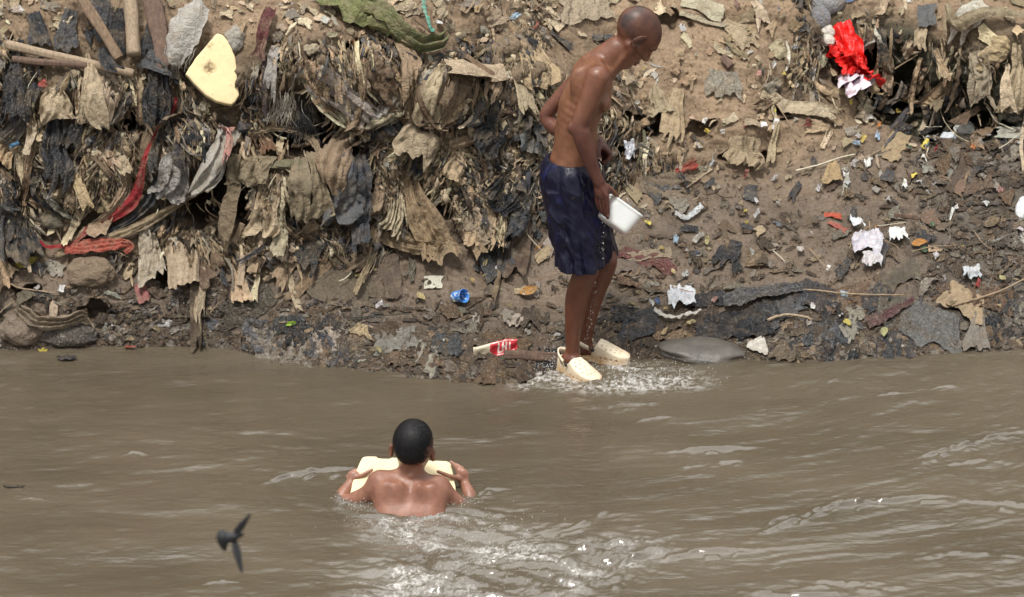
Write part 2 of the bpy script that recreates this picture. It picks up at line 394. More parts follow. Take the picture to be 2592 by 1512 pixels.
# where cloth hangs freely: it drops from the outermost point above it instead of following hollows
Ye = PS[..., 1].copy()
for r in range(len(PY)-2, -1, -1): Ye[r] = np.minimum(Ye[r], Ye[r+1]+.0009)
Ye = blur(blur(Ye, 4, 1), 7, 0); Ye = np.minimum(Ye, PS[..., 1]); PE = W(PXg, PYg, Ye)
def smp(A, px, py):
    u = np.clip((np.asarray(px, float)-PXU[0])/ST, 0, len(PXU)-1.001); v = np.clip((PY[0]-np.asarray(py, float))/ST, 0, len(PY)-1.001)
    i = u.astype(int); j = v.astype(int); fu = (u-i); fv = (v-j)
    if A.ndim == 3: fu = fu[..., None]; fv = fv[..., None]
    return A[j, i]*(1-fu)*(1-fv)+A[j, i+1]*fu*(1-fv)+A[j+1, i]*(1-fu)*fv+A[j+1, i+1]*fu*fv
def SP(px, py): return smp(PS, px, py)
def SE(px, py): return smp(PE, px, py)
NSm = np.stack([blur(blur(NT[..., k], 16, 1), 16, 0) for k in range(3)], -1); NSm /= np.linalg.norm(NSm, axis=-1, keepdims=True)
def SN(px, py): return smp(NSm, px, py)
# colours: dry earth above, wet mud below, dark ground in the far gully face
tone = fbm(x_*3, y_*3, z_*3, 21, 4)[..., None]; t2 = fbm(x_*11, y_*11, z_*11, 22, 3)[..., None]
dry = np.array([.305, .222, .146])*(1+.35*tone+.25*t2); cliffc = np.array([.185, .138, .090])*(1+.5*t2)  # cliff earth is darkened to stand in for shade between the rags
wetc = np.array([.165, .124, .088])*(1+.3*tone+.35*t2)
wetc = wetc*(1-.38*ss(.16, .02, z_+.05*tone[..., 0]))[..., None]
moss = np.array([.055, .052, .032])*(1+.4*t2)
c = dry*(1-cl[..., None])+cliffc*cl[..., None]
w = WET[..., None]; c = c*(1-w)+wetc*w
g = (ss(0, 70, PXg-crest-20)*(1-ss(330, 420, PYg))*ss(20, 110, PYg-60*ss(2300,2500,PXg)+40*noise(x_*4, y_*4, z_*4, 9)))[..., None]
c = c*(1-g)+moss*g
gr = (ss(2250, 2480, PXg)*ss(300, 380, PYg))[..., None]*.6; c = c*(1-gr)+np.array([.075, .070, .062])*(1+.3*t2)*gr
GC = np.clip(c, .012, .6)
ix = np.round((PX-PXU[0])/ST).astype(int); iy = np.arange(len(PY))
V = PT[np.ix_(iy, ix)]; nr, nc = V.shape[:2]
rows_ = [V]; last = V[-1].copy(); last[:, 1] = blur(last[:, 1], 30, 0)
for k in range(1, 15):                                   # unseen green rise added behind the rubbish to darken water reflections
    last = last.copy(); q_ = noise(last[:, 0]*.8, k*.45, 0, 33)+.5*noise(last[:, 0]*2.5, k*1.1, 0, 34)
    last[:, 1] += .26+.16*q_; last[:, 2] += .42+.22*q_; last[:, 0] *= 1.03; rows_.append(last[None])
top = last.copy(); top[:, 1] += 40; top[:, 2] += 1; top[:, 0] *= 6; rows_.append(top[None])
Vall = np.concatenate(rows_, 0); NX = 15
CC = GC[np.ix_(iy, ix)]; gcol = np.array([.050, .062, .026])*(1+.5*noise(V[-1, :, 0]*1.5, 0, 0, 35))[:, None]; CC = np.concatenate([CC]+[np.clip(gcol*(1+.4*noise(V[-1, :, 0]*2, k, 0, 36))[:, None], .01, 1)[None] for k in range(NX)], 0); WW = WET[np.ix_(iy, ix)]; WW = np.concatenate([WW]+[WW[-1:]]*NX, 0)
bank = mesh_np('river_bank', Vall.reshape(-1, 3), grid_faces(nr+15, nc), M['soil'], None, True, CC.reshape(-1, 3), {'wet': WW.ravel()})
tag(bank, 'steep earth and mud bank full of buried rubbish above the brown river', 'river bank', kind='structure')
bed = mesh_np('river_bed', [(-60, -40, -1.2), (60, -40, -1.2), (60, 8, -1.2), (-60, 8, -1.2)], [(0, 1, 2, 3)], M['soil'], None, False, np.tile([.08, .06, .04], (4, 1)), {'wet': [1]*4})
tag(bed, 'flat muddy bed under the brown river', 'river bed', kind='structure')
# ------------------------------------------------------------------ water
def axis(lo, hi, st, outlo, outhi):
    a = np.arange(lo, hi, st); g = []; x, s = hi, st
    while x < outhi: g.append(x); s *= 1.25; x += s
    g.append(outhi); l = []; x, s = lo, st
    while x > outlo: s *= 1.25; x -= s; l.append(x)
    return np.array(l[::-1]+list(a)+g)
wx = axis(-2.42, 2.12, .0048, -60, 60); wy = axis(-2.25, .62, .0068, -40, 9)
X, Y = np.meshgrid(wx, wy)
wpx, wpy = px_of(X, Y)
fade = ((wpx > -300) & (wpx < 2900) & (Y > -2.6) & (Y < 1)).astype(float)
# flow direction tilts: crests rise towards the right on the right half
tl = .10+.30*ss(1500, 2400, wpx)
U = X*np.cos(tl)+Y*np.sin(tl)*1.0; Vv = -X*np.sin(tl)*.9+Y*np.cos(tl)
wu = U+.10*fbm(X*1.6, Y*2.6, 0, 41, 3); wv = Vv+.07*fbm(X*1.6+9, Y*2.6, 0, 42, 3)
rid = lambda n: 1-np.abs(n)*2
amp = .85+.25*ss(900, 1900, wpx)+.5*fbm(X*.9, Y*1.3, 3, 40, 2)
H = .0110*fbm(wu*1.9, wv*5.0, 0, 43, 3)+.0052*amp*fbm(wu*4.0+2*fbm(X*1.1, Y*1.1, 0, 48, 2), wv*11, 0, 44, 4)+.0019*amp*fbm(wu*12, wv*32, 0, 46, 3)+.0005*fbm(wu*40, wv*90, 0, 47, 2)
# chop: the swimmer's wake and the splash round the shoes
def blob(cx, cy, rx, ry, ang=0):
    a = R(ang); dx = wpx-cx; dy = wpy-cy; u = (dx*math.cos(a)+dy*math.sin(a))/rx; v = (-dx*math.sin(a)+dy*math.cos(a))/ry
    return np.exp(-(u*u+v*v))
wake = 1.*blob(1130,1400,230,90,10)+.8*blob(1350,1450,330,70,-8)+.9*blob(1060,1490,200,60)+.6*blob(1500,1420,200,40,-15)+.5*blob(1230,1300,150,26,12)+.55*blob(900,1270,60,20)+.5*blob(1050,1310,120,25)
wake = np.clip(wake, 0, 1.1)
spl = np.clip(1.1*blob(1560,950,110,26,6)+.8*blob(1700,955,130,30,3)+.8*blob(1420,945,120,22,0)+.5*blob(1500,985,200,24,0)+.5*blob(1360,975,100,18), 0, 1.1)
chop = fbm(X*11, Y*15, 0, 51, 4); chop2 = fbm(X*36, Y*44, 0, 52, 3)
arc = np.sin(((X-WZ(1060., 1330.)[0])*.45+(Y-WZ(1060., 1330.)[1]))*62+3*fbm(X*5, Y*5, 0, 53, 2))
swx = X+.12*fbm(X*3, Y*3, 0, 61, 2); swy = Y+.12*fbm(X*3, Y*3, 7, 62, 2)
H = H+wake*(.018*fbm(swx*6, swy*13, 0, 51, 4)+.0062*fbm(swx*20, swy*38, 0, 52, 3)+.0022*fbm(swx*60, swy*80, 0, 57, 2)+.0030*arc+.0012*fbm(X*90, Y*130, 0, 58, 2))+spl*(.012*fbm(swx*14, swy*22, 0, 54, 4)+.009*chop2+.003*fbm(X*80, Y*90, 0, 55, 2))
# separate wavelets that catch the sky
strk = [([(660,1230),(730,1207),(800,1195),(890,1186)],.013,10),([(1655,1148),(1730,1140),(1800,1136),(1940,1131)],.008,7),([(1710,1190),(1780,1180),(1900,1166)],.008,6),
 ([(2275,1170),(2345,1158),(2420,1135),(2500,1112),(2610,1088)],.013,8),([(2360,1182),(2530,1160)],.006,6),([(1900,1365),(1990,1330),(2060,1297),(2150,1278),(2250,1272),(2340,1262),(2420,1258)],.013,9),
 ([(2080,1284),(2150,1268),(2280,1264)],.008,7),([(2430,1270),(2520,1275),(2610,1282)],.010,9),([(1360,1352),(1440,1345),(1490,1325),(1530,1300)],.014,9),([(1380,1415),(1470,1395),(1560,1382),(1690,1364)],.015,12),
 ([(1560,1432),(1620,1405),(1690,1390)],.012,12),([(1680,1415),(1760,1400),(1860,1395),(1935,1390)],.010,8),([(1430,1512),(1500,1480),(1590,1458)],.016,14),([(1460,1035),(1560,1026),(1670,1022)],.008,7),
 ([(1610,1066),(1650,1060),(1710,1057)],.006,4),([(2200,1004),(2310,992)],.006,5),([(2360,985),(2420,978)],.005,4),([(1930,1345),(1960,1320),(2030,1300)],.007,6),([(305,1152),(335,1146),(372,1150)],.007,4),([(40,1255),(80,1260),(125,1268)],.005,4),([(510,1478),(560,1473),(610,1472)],.006,4),
 ([(900,1352),(990,1330),(1070,1322)],.009,8),([(1600,1335),(1670,1325)],.006,6),([(2300,1420),(2420,1400),(2592,1410)],.006,10),([(1980,1470),(2130,1480),(2300,1490)],.007,10),([(1870,1500),(2010,1510),(2150,1506)],.010,9),([(880,1235),(845,1262),(860,1290)],.008,8),([(1200,1262),(1230,1240),(1290,1238)],.006,6)]
for pl, a, wd in strk:
    pl = np.array(pl, float); best = np.full(wpx.shape, 1e9); side = np.zeros(wpx.shape); tt = np.zeros(wpx.shape); L = len(pl)-1
    bb = (wpx > pl[:, 0].min()-80) & (wpx < pl[:, 0].max()+80) & (wpy > pl[:, 1].min()-90) & (wpy < pl[:, 1].max()+90)
    qx, qy = wpx[bb], wpy[bb]; bs = np.full(qx.shape, 1e9); sd = np.zeros(qx.shape); t0 = np.zeros(qx.shape)
    for k in range(L):
        a0, b0 = pl[k], pl[k+1]; e = b0-a0; t = np.clip(((qx-a0[0])*e[0]+(qy-a0[1])*e[1])/(e@e), 0, 1)
        dx = qx-a0[0]-t*e[0]; dy = qy-a0[1]-t*e[1]; dd = np.hypot(dx, dy*1.6); m = dd < bs
        bs = np.where(m, dd, bs); sd = np.where(m, np.where(dy > 0, dd, -dd), sd); t0 = np.where(m, (k+t)/L, t0)
    w_ = wd*(1+.5*noise(qx/40., qy/30., 0, 60)); env = np.sin(np.clip(t0, 0.02, .98)*math.pi)**.5
    br = .35+.65*ss(-.6, .5, noise(qx/45., qy/16., 0, int(pl[0, 0]))+.2+.5*noise(qx/14., qy/6., 0, 13))
    H[bb] += 1.45*a*env*br*(np.exp(-(sd/w_/.85)**2)+.55*np.exp(-((sd-2.1*w_)/w_/.7)**2)*ss(-.1, .5, noise(qx/34., 3, 0, 12)))
H = H*fade
wcol = None
def mat_water():
    m, nt, b = newmat('muddy_water'); geo = N(nt, 'ShaderNodeNewGeometry'); pos = geo.outputs['Position']
    a = tex_noise(nt, .8, 5, .55, pos, (1, 2.6, 1)); f = tex_noise(nt, 16, 5, .6, pos, (.8, 2.4, 1)); g = tex_noise(nt, 70, 4, .6, pos, (.7, 1.8, 1))
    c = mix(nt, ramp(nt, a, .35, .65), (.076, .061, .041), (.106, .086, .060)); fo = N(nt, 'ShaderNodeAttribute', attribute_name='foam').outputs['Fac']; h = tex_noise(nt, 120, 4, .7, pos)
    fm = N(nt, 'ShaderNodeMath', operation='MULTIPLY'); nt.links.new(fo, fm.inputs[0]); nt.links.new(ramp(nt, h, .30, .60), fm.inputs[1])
    c = mix(nt, fm.outputs[0], c, (.60, .585, .56)); nt.links.new(c, b.inputs['Base Color'])  # whitens froth and the sky glints painted into the wake
    b.inputs['Roughness'].default_value = .05; b.inputs['IOR'].default_value = 1.55; b.inputs['Specular IOR Level'].default_value = .75
    p = bump(nt, b, f, .32, .012); bump(nt, b, g, .35, .0022, p); return m
M['water'] = mat_water()
V = np.stack([X, Y, H], -1).reshape(-1, 3)
# keep the sheet in front of the bank only
kf = grid_faces(len(wy), len(wx))
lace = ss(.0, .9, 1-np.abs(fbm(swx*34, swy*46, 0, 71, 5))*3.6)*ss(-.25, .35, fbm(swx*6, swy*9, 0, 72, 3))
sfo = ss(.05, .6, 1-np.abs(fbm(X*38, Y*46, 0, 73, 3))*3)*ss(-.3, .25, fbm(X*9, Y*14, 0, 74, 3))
foam = np.clip(ss(.2, .8, wake)*(lace*.85+.12)*ss(-.5, .3, fbm(swx*3.2, swy*7, 0, 75, 3))+ss(.2, .8, spl)*sfo*.75, 0, 1)*fade  # wake lace: froth, with sky reflections also put into the colour
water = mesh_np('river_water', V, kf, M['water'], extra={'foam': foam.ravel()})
tag(water, 'brown muddy river water with ripples and a churned wake', 'water', kind='structure')
# ------------------------------------------------------------------ the standing man
def nrm(v): v = np.array(v, float); return v/np.linalg.norm(v)
def P(px, py, y): return W(float(px), float(py), y)
F = Field([-.22, -.30, -.08], [.36, .36, 1.62], .0036)
def torso_rows(T):
    out = []
    for (py, l, r, yc, ry) in T:
        a = P(l, py, yc); b = P(r, py, yc); out.append((a[2], (a[0]+b[0])/2, (b[0]-a[0])/2, yc, ry))
    return out
ribs = lambda th, Z, X, Y: .0008*np.sin(Z*190+X*70+2*np.sin(Y*9))*np.exp(-((Z-1.12)/.10)**2)*np.clip(-np.sin(th), 0, 1)
F.loft(torso_rows([(150,1480,1526,.05,.060),(166,1466,1546,.05,.130),(190,1451,1551,.05,.152),(225,1430,1550,.05,.158),(255,1417,1541,.05,.152),(290,1410,1524,.05,.142),(320,1406,1513,.05,.132),(350,1403,1511,.05,.126),(378,1399,1513,.05,.128),(410,1390,1511,.05,.130),(450,1396,1508,.05,.130),(500,1405,1515,.05,.13)]), pleat=ribs)
# neck, throat, shoulder slope
F.cap(P(1512,174,.04), P(1584,118,.045), .056, .046, .03)
F.cap(P(1474,178,.05), P(1556,118,.05), .036, .034, .04)
F.cap(P(1545,176,.04), P(1590,140,.04), .026, .032, .03)
F.cap(P(1500,168,-.03), P(1516,186,-.10), .036, .040, .03); F.cap(P(1500,160,.13), P(1510,170,.19), .034, .040, .03)
F.cap(P(1520,178,-.02), P(1549,192,.02), .014, .012, .014)                    # collar bone
F.chain([(P(1552,180,.0),.007),(P(1594,128,-.012),.011)], .014)              # neck cord
F.ell(P(1468,208,-.062), (.040,.026,.058), None, .04)                        # shoulder blade
F.ell(P(1530,258,-.035), (.028,.06,.042), None, .02); F.ell(P(1530,258,.12), (.028,.055,.042), None, .02)
F.ell(P(1532,271,-.045), (.007,.008,.007), None, .006)
# near arm
sh = P(1512,196,-.125)
F.chain([(sh,.049),(P(1503,222,-.135),.045),(P(1492,255,-.145),.0405),(P(1478,288,-.153),.0365),(P(1468,318,-.158),.0355),(P(1472,340,-.160),.0370),(P(1481,370,-.157),.0350),(P(1492,402,-.153),.0300),(P(1503,432,-.147),.0245),(P(1514,458,-.142),.0230)], .012)
F.ell(P(1447,325,-.158), (.018,.018,.022), None, .016)
F.cap(P(1484,226,-.128), P(1481,240,-.128), .006, .003, .010, 'cut')
# far arm: elbow stuck out behind
F.chain([(P(1505,165,.205),.042),(P(1440,225,.235),.034),(P(1392,278,.25),.030),(P(1384,296,.25),.028),(P(1402,322,.235),.031),(P(1450,345,.22),.028),(P(1500,352,.165),.022),(P(1516,356,.12),.021)], .02)
F.ell(P(1381,291,.25), (.016,.016,.02), None, .014)
# far hand pinching the waistband
hx = [(P(1517,360,.09),.020),(P(1528,374,.07),.021)]
F.chain(hx, .012)
for i, (a, b, c, d) in enumerate([((1541,384),(1545,394),(1538,406),(1527,411)),((1539,389),(1541,400),(1533,411),(1523,414)),((1534,393),(1535,405),(1528,415),(1519,417)),((1528,396),(1529,408),(1522,417),(1515,418))]):
    yy = .035+.018*i
    F.chain([(P(*hx[1][0:0] or (1527,373), yy+.01),.012),(P(*a, yy),.0105),(P(*b, yy-.002),.0092),(P(*c, yy-.004),.0082),(P(*d, yy),.0072)], .005)
F.chain([(P(1517,362,.05),.012),(P(1516,380,.03),.0100),(P(1516,393,.022),.0088),(P(1517,400,.02),.0078)], .006)
# near hand on the tub: back of the hand faces the river
wr = (1514,458)
F.ell(P(1523,482,-.138), (.030,.019,.040), [nrm([.94,0,.34]), [0,1,0], nrm([-.34,0,.94])], .014)
for i, (a, b, c, d, yy) in enumerate([((1534,497),(1538,519),(1539,536),(1539.5,548),-.146),((1527,500),(1531,524),(1535,542),(1539,552),-.135),((1519,499),(1521,522),(1529,541),(1535,551),-.122),((1512,496),(1513,516),(1521,533),(1528,543),-.110)]):
    F.chain([(P(1517+4*(1-i), 470, yy+.004),.0105),(P(*a, yy-.004),.0112),(P(*b, yy),.0090),(P(*c, yy+.004),.0080),(P(*d, yy+.008),.0068)], .0035)
    F.cap(P(1516+2*(1-i), 466, yy-.010), P(a[0], a[1], yy-.014), .0035, .004, .006)     # tendons
F.chain([(P(1521,466,-.125),.016),(P(1541,477,-.115),.0125),(P(1555,489,-.100),.0100),(P(1563,499,-.085),.0085)], .010)
# legs
F.chain([(P(1452,470,.0),.062),(P(1462,560,-.02),.060),(P(1478,640,-.045),.053),(P(1482,684,-.045),.050),(P(1474,712,-.035),.0485),(P(1461,752,-.02),.0475),(P(1455,800,-.012),.0405),(P(1450,850,-.005),.031),(P(1449,890,-.002),.029),(P(1449,905,-.004),.033)], .02)
F.ell(P(1498,690,-.075), (.024,.026,.034), None, .02)
F.chain([(P(1475,470,.11),.062),(P(1502,560,.12),.060),(P(1524,620,.13),.052),(P(1532,664,.125),.048),(P(1524,694,.13),.046),(P(1508,730,.14),.045),(P(1492,790,.145),.037),(P(1483,845,.15),.029),(P(1482,872,.15),.030),(P(1490,890,.15),.033)], .02)
F.ell(P(1545,664,.10), (.023,.026,.032), None, .02)
# feet inside the clogs
HEELN = WZ(1419., 925., 0.); HEELF = WZ(1449., 902., 0.)
DN = nrm([math.cos(R(-52)), math.sin(R(-52)), 0]); DF = nrm([math.cos(R(-16)), math.sin(R(-16)), 0])
for H0, D, an in ((HEELN, DN, P(1449,905,-.004)), (HEELF, DF, P(1490,890,.15))):
    F.cap(an+[0,0,-.01], H0+D*.035+[0,0,.035], .030, .024, .02); F.cap(an+[0,0,-.02], H0+D*.13+[0,0,.026], .030, .018, .02)
# head, pitched far forward and turned a little away
f_ = nrm([.60, .13, -.79]); u_ = nrm([.79, .02, .61]); u_ = nrm(u_-f_*(u_@f_)); s_ = np.cross(u_, f_)
if s_[1] > 0: s_ = -s_                                        # s_ points to the camera side
HO = P(1618,76,.045); HA = [f_, s_, u_]
def hp(f, s, u): return HO+f_*f+s_*s+u_*u
F.ell(hp(-.006,0,.004), (.094,.072,.086), HA, .02)
F.ell(hp(.040,0,.000), (.060,.060,.058), HA, .025)
F.ell(hp(.048,0,-.070), (.054,.050,.052), HA, .025)
F.ell(hp(.088,0,-.122), (.020,.022,.017), HA, .018)
for s in (-1, 1):
    F.cap(hp(.004,.054*s,-.062), hp(.078,.024*s,-.124), .017, .013, .016)
    F.cap(hp(.030,.062*s,-.038), hp(.082,.040*s,-.042), .011, .014, .016)      # cheekbone
    F.cap(hp(.098,.010*s,.004), hp(.080,.045*s,.002), .010, .009, .012)        # brow ridge
    F.ell(hp(.100,.031*s,-.021), (.013,.017,.011), HA, .010, 'cut')            # eye socket
    F.ell(hp(.086,.031*s,-.021), (.013,.014,.011), HA, .004)
    F.cap(hp(.098,.020*s,-.018), hp(.094,.043*s,-.019), .0042, .0034, .003)    # upper lid
    F.ell(hp(.068,.056*s,-.078), (.018,.012,.022), HA, .014, 'cut')            # hollow cheek
    F.cap(hp(.109,.011*s,-.056), hp(.104,.013*s,-.056), .008, .007, .006)      # nostril
F.cap(hp(.096,0,-.008), hp(.117,0,-.050), .0085, .0115, .010)
F.cap(hp(.096,-.018,-.083), hp(.096,.018,-.083), .0085, .0085, .007); F.ell(hp(.105,0,-.083), (.010,.020,.0065), HA, .005)
F.ell(hp(.104,0,-.097), (.010,.017,.0070), HA, .005); F.cap(hp(.112,-.02,-.0905), hp(.112,.02,-.0905), .0022, .0022, .003, 'cut')
for s in (-1, 1):                                               # ears
    c0 = hp(.006,.074*s,-.022)
    ea = nrm(f_*.9-s_*s*.15+u_*(-.2)); eu = nrm(u_-ea*(u_@ea)); es = np.cross(ea, eu)
    for k in range(9):
        t0 = -1.9+k*.52; t1 = t0+.52
        q = lambda t: c0+(-math.cos(t)*.018*ea+math.sin(t)*.033*eu*(1 if math.sin(t) > 0 else .95))+s_*s*(.010*(.5+.5*math.cos(t)))
        if k < 8: F.cap(q(t0), q(t1), .0042, .0042, .003)
    F.ell(c0, (.013,.0045,.026), [ea, es, eu], .004); F.ell(c0+s_*s*.006-ea*-.004, (.006,.004,.011), [ea, es, eu], .004, 'cut')
V, FF = F.mesh(); V = relax(V, FF, 2, .35)
def skin_colors(V):
    pxv, pyv = px_of(V[:, 0], V[:, 1], V[:, 2]); pxv = None
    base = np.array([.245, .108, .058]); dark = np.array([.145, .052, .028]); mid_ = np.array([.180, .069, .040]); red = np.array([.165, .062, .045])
    z = V[:, 2]; c = np.tile(base, (len(V), 1))
    armn = (V[:, 1] < -.10)
    far = (V[:, 1] > .16)
    def bl(c, m, col): m = m[:, None]; return c*(1-m)+col*m
    n = np.clip(.5+.9*fbm(V[:, 0]*20, V[:, 1]*20, V[:, 2]*20, 77, 4), 0, 1)
    # tan follows the skin: forearms, head, shins darker than the trunk
    elbow = P(1464,320,-.16)[2]
    c = bl(c, ss(-.095, -.125, V[:, 1])*.55*(z > .3), mid_)
    c = bl(c, ss(elbow+.10, elbow-.03, z)*ss(-.105, -.125, V[:, 1])*(z > .3)*.9, red*.80)
    c = bl(c, ss(.17, .2, V[:, 1])*(z > .3)*.7, red)
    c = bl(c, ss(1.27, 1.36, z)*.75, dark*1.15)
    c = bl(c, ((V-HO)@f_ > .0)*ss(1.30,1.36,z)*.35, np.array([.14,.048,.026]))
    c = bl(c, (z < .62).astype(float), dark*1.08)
    hx_ = P(1535,385,.05); d = np.linalg.norm(V-hx_, axis=1); c = bl(c, ss(.075, .055, d), red*.85)
    # cropped hair on the skull
    q = V-HO; fa = q@f_; ua = q@u_; sa = q@s_
    stub = ss(1.30, 1.33, z)*ss(-.03, .0, ua-np.where(fa > .03, .035+(fa-.03)*.3, -.03))*ss(.085, .07, fa)*(np.linalg.norm(q, axis=1) < .11)
    c = bl(c, stub*(.15+.75*n), np.array([.030, .022, .022]))
    for a, r, col in ((P(1532,271,-.05), .011, (.05,.02,.015)), (P(1539.5,549,-.14), .0, (.4,.3,.25)), (hp(.103,0,-.09), .020, (.13,.045,.038))):
        d = np.linalg.norm(V-a, axis=1); c = bl(c, ss(r+.004, r, d)*.8, np.array(col))
    for s in (-1, 1):                                          # brow hair and eyes
        d = np.minimum(np.linalg.norm(V-hp(.108,.018*s,.004), axis=1), np.linalg.norm(V-hp(.100,.036*s,.004), axis=1)); c = bl(c, ss(.013, .009, d)*.8, np.array([.02,.015,.013]))
        d = np.linalg.norm((V-hp(.099,.032*s,-.023))*[1,1,1], axis=1); c = bl(c, ss(.010, .008, d), np.array([.02,.012,.01]))
    for a in (P(1516,402,.014), P(1540,549,-.15)):             # pale nails
        d = np.linalg.norm(V-a, axis=1); c = bl(c, ss(.007, .005, d), np.array([.55,.38,.32]))
    return c
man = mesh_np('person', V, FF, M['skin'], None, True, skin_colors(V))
tag(man, 'thin shirtless man with shaved head and navy shorts stooping at the water edge', 'person')
# shorts
G = Field([-.24, -.20, .36], [.36, .34, .98], .0034)
def pl_(seed, a=1.):
    def fn(th, Z, X, Y):
        dn = ss(.93, .80, Z)
        n1 = fbm(th*1.6+0*X, Z*1.8, 0, seed, 3); n2 = fbm(X*9, Z*7+Y*3, Y*9, seed+1, 3)
        return a*dn*(.0042*np.sin(th*7+5*n1+Z*5)+.0016*np.sin(th*15+7*n1)+.011*n2-.010*(1-np.abs(fbm(X*12+Z*7, Z*8, Y*12, seed+2, 3))*2))+.001
    return fn
Z2 = lambda l: torso_rows(l)
G.loft(Z2([(398,1386,1512,.05,.135),(412,1378,1517,.05,.148),(450,1374,1522,.05,.160),(500,1379,1532,.05,.165),(545,1390,1540,.055,.162),(580,1398,1545,.06,.150)]), k=.02, pleat=pl_(61))
G.loft(Z2([(480,1376,1495,-.02,.085),(540,1389,1512,-.03,.092),(590,1399,1518,-.035,.096),(640,1407,1522,-.04,.098),(677,1412,1526,-.045,.100)]), k=.022, pleat=pl_(64, 1.15))
G.loft(Z2([(480,1440,1535,.14,.085),(540,1455,1546,.14,.088),(590,1465,1552,.14,.088),(625,1470,1557,.14,.088),(652,1473,1562,.14,.088)]), k=.022, pleat=pl_(67, .9))
# hollow hems, crisp waistband ribs
for (cpx, cpy, yy, r) in ((1469,684,-.045,.070),(1516,662,.14,.046)):
    c0 = P(cpx, cpy, yy); G.cap(c0+[0,0,-.03], c0+[.0,0,.03], r, r*.86, .008, 'cut')
c0 = P(1450,398,.05); G.custom(c0-[.1,.14,.03], c0+[.1,.14,.05], lambda X, Y, Z: np.maximum(np.sqrt(((X-c0[0])/.094)**2+((Y-.05)/.128)**2)*.094-.094, -(Z-c0[2]+.012)-.02*0), .006, 'cut')
V, FF = G.mesh(); V = relax(V, FF, 1, .4)
zz = V[:, 2]; ztop = P(1386,398,.05)[2]
V[:, 0] += .0018*np.sin(np.arctan2(V[:, 1]-.05, V[:, 0]-.27)*60)*ss(ztop-.045, ztop-.03, zz)
def mat_shorts():
    m, nt, b = newmat('navy_satin'); n = tex_noise(nt, 9, 5, .6); n2 = tex_noise(nt, 60, 5, .6, None, (1.6, 1.6, .45)); n3 = tex_noise(nt, 26, 4, .6, None, (1, 1, .5))
    c = mix(nt, ramp(nt, n, .56, .70), (.004, .004, .019), (.006, .008, .058)); nt.links.new(c, b.inputs['Base Color'])
    nt.links.new(maprange(nt, n3, .35, .65, .24, .5), b.inputs['Roughness']); b.inputs['Specular IOR Level'].default_value = .35
    p = bump(nt, b, n3, .35, .012); bump(nt, b, n2, .22, .003, p); return m
M['shorts'] = mat_shorts()
shorts = mesh_np('shorts', V, FF, M['shorts'], man)
# drawstring
def tube(name, pts, r, mat, parent=None, n=6, taper=None, build=True):
    pts = np.array(pts, float); k = len(pts); t = np.gradient(pts, axis=0); t /= np.linalg.norm(t, axis=1, keepdims=True)+1e-9
    a = np.cross(t, [0.13, .21, .97]); a /= np.linalg.norm(a, axis=1, keepdims=True)+1e-9; b = np.cross(t, a)
    rr = np.full(k, r) if np.isscalar(r) else np.array(r)
    th = np.linspace(0, 2*math.pi, n, endpoint=False)
    V = pts[:, None]+rr[:, None, None]*(np.cos(th)[None, :, None]*a[:, None]+np.sin(th)[None, :, None]*b[:, None])
    Fc = grid_faces(k, n, True); V = V.reshape(-1, 3)
    V = np.concatenate([V, pts[:1], pts[-1:]]); c0, c1 = k*n, k*n+1; e = np.arange(n); e2 = (e+1) % n
    cap0 = np.stack([np.full(n, c0), e2, e, np.full(n, c0)], 1); cap1 = np.stack([np.full(n, c1), (k-1)*n+e, (k-1)*n+e2, np.full(n, c1)], 1)
    if not build: return V, Fc, cap0[:, :3], cap1[:, :3]
    me = bpy.data.meshes.new(name); me.from_pydata(V.tolist(), [], Fc.tolist()+cap0[:, :3].tolist()+cap1[:, :3].tolist())
    me.polygons.foreach_set('use_smooth', [True]*len(me.polygons)); me.materials.append(mat)
    o = bpy.data.objects.new(name, me); link(o); o.parent = parent; return o
M['cord'] = mat_plain('pale_cord', (.55, .50, .38), .8)
tube('drawstring', [P(1516,410,-.06), P(1522,420,-.085), P(1524,432,-.09), P(1520,424,-.088), P(1522,438,-.088)], .0022, M['cord'], shorts)
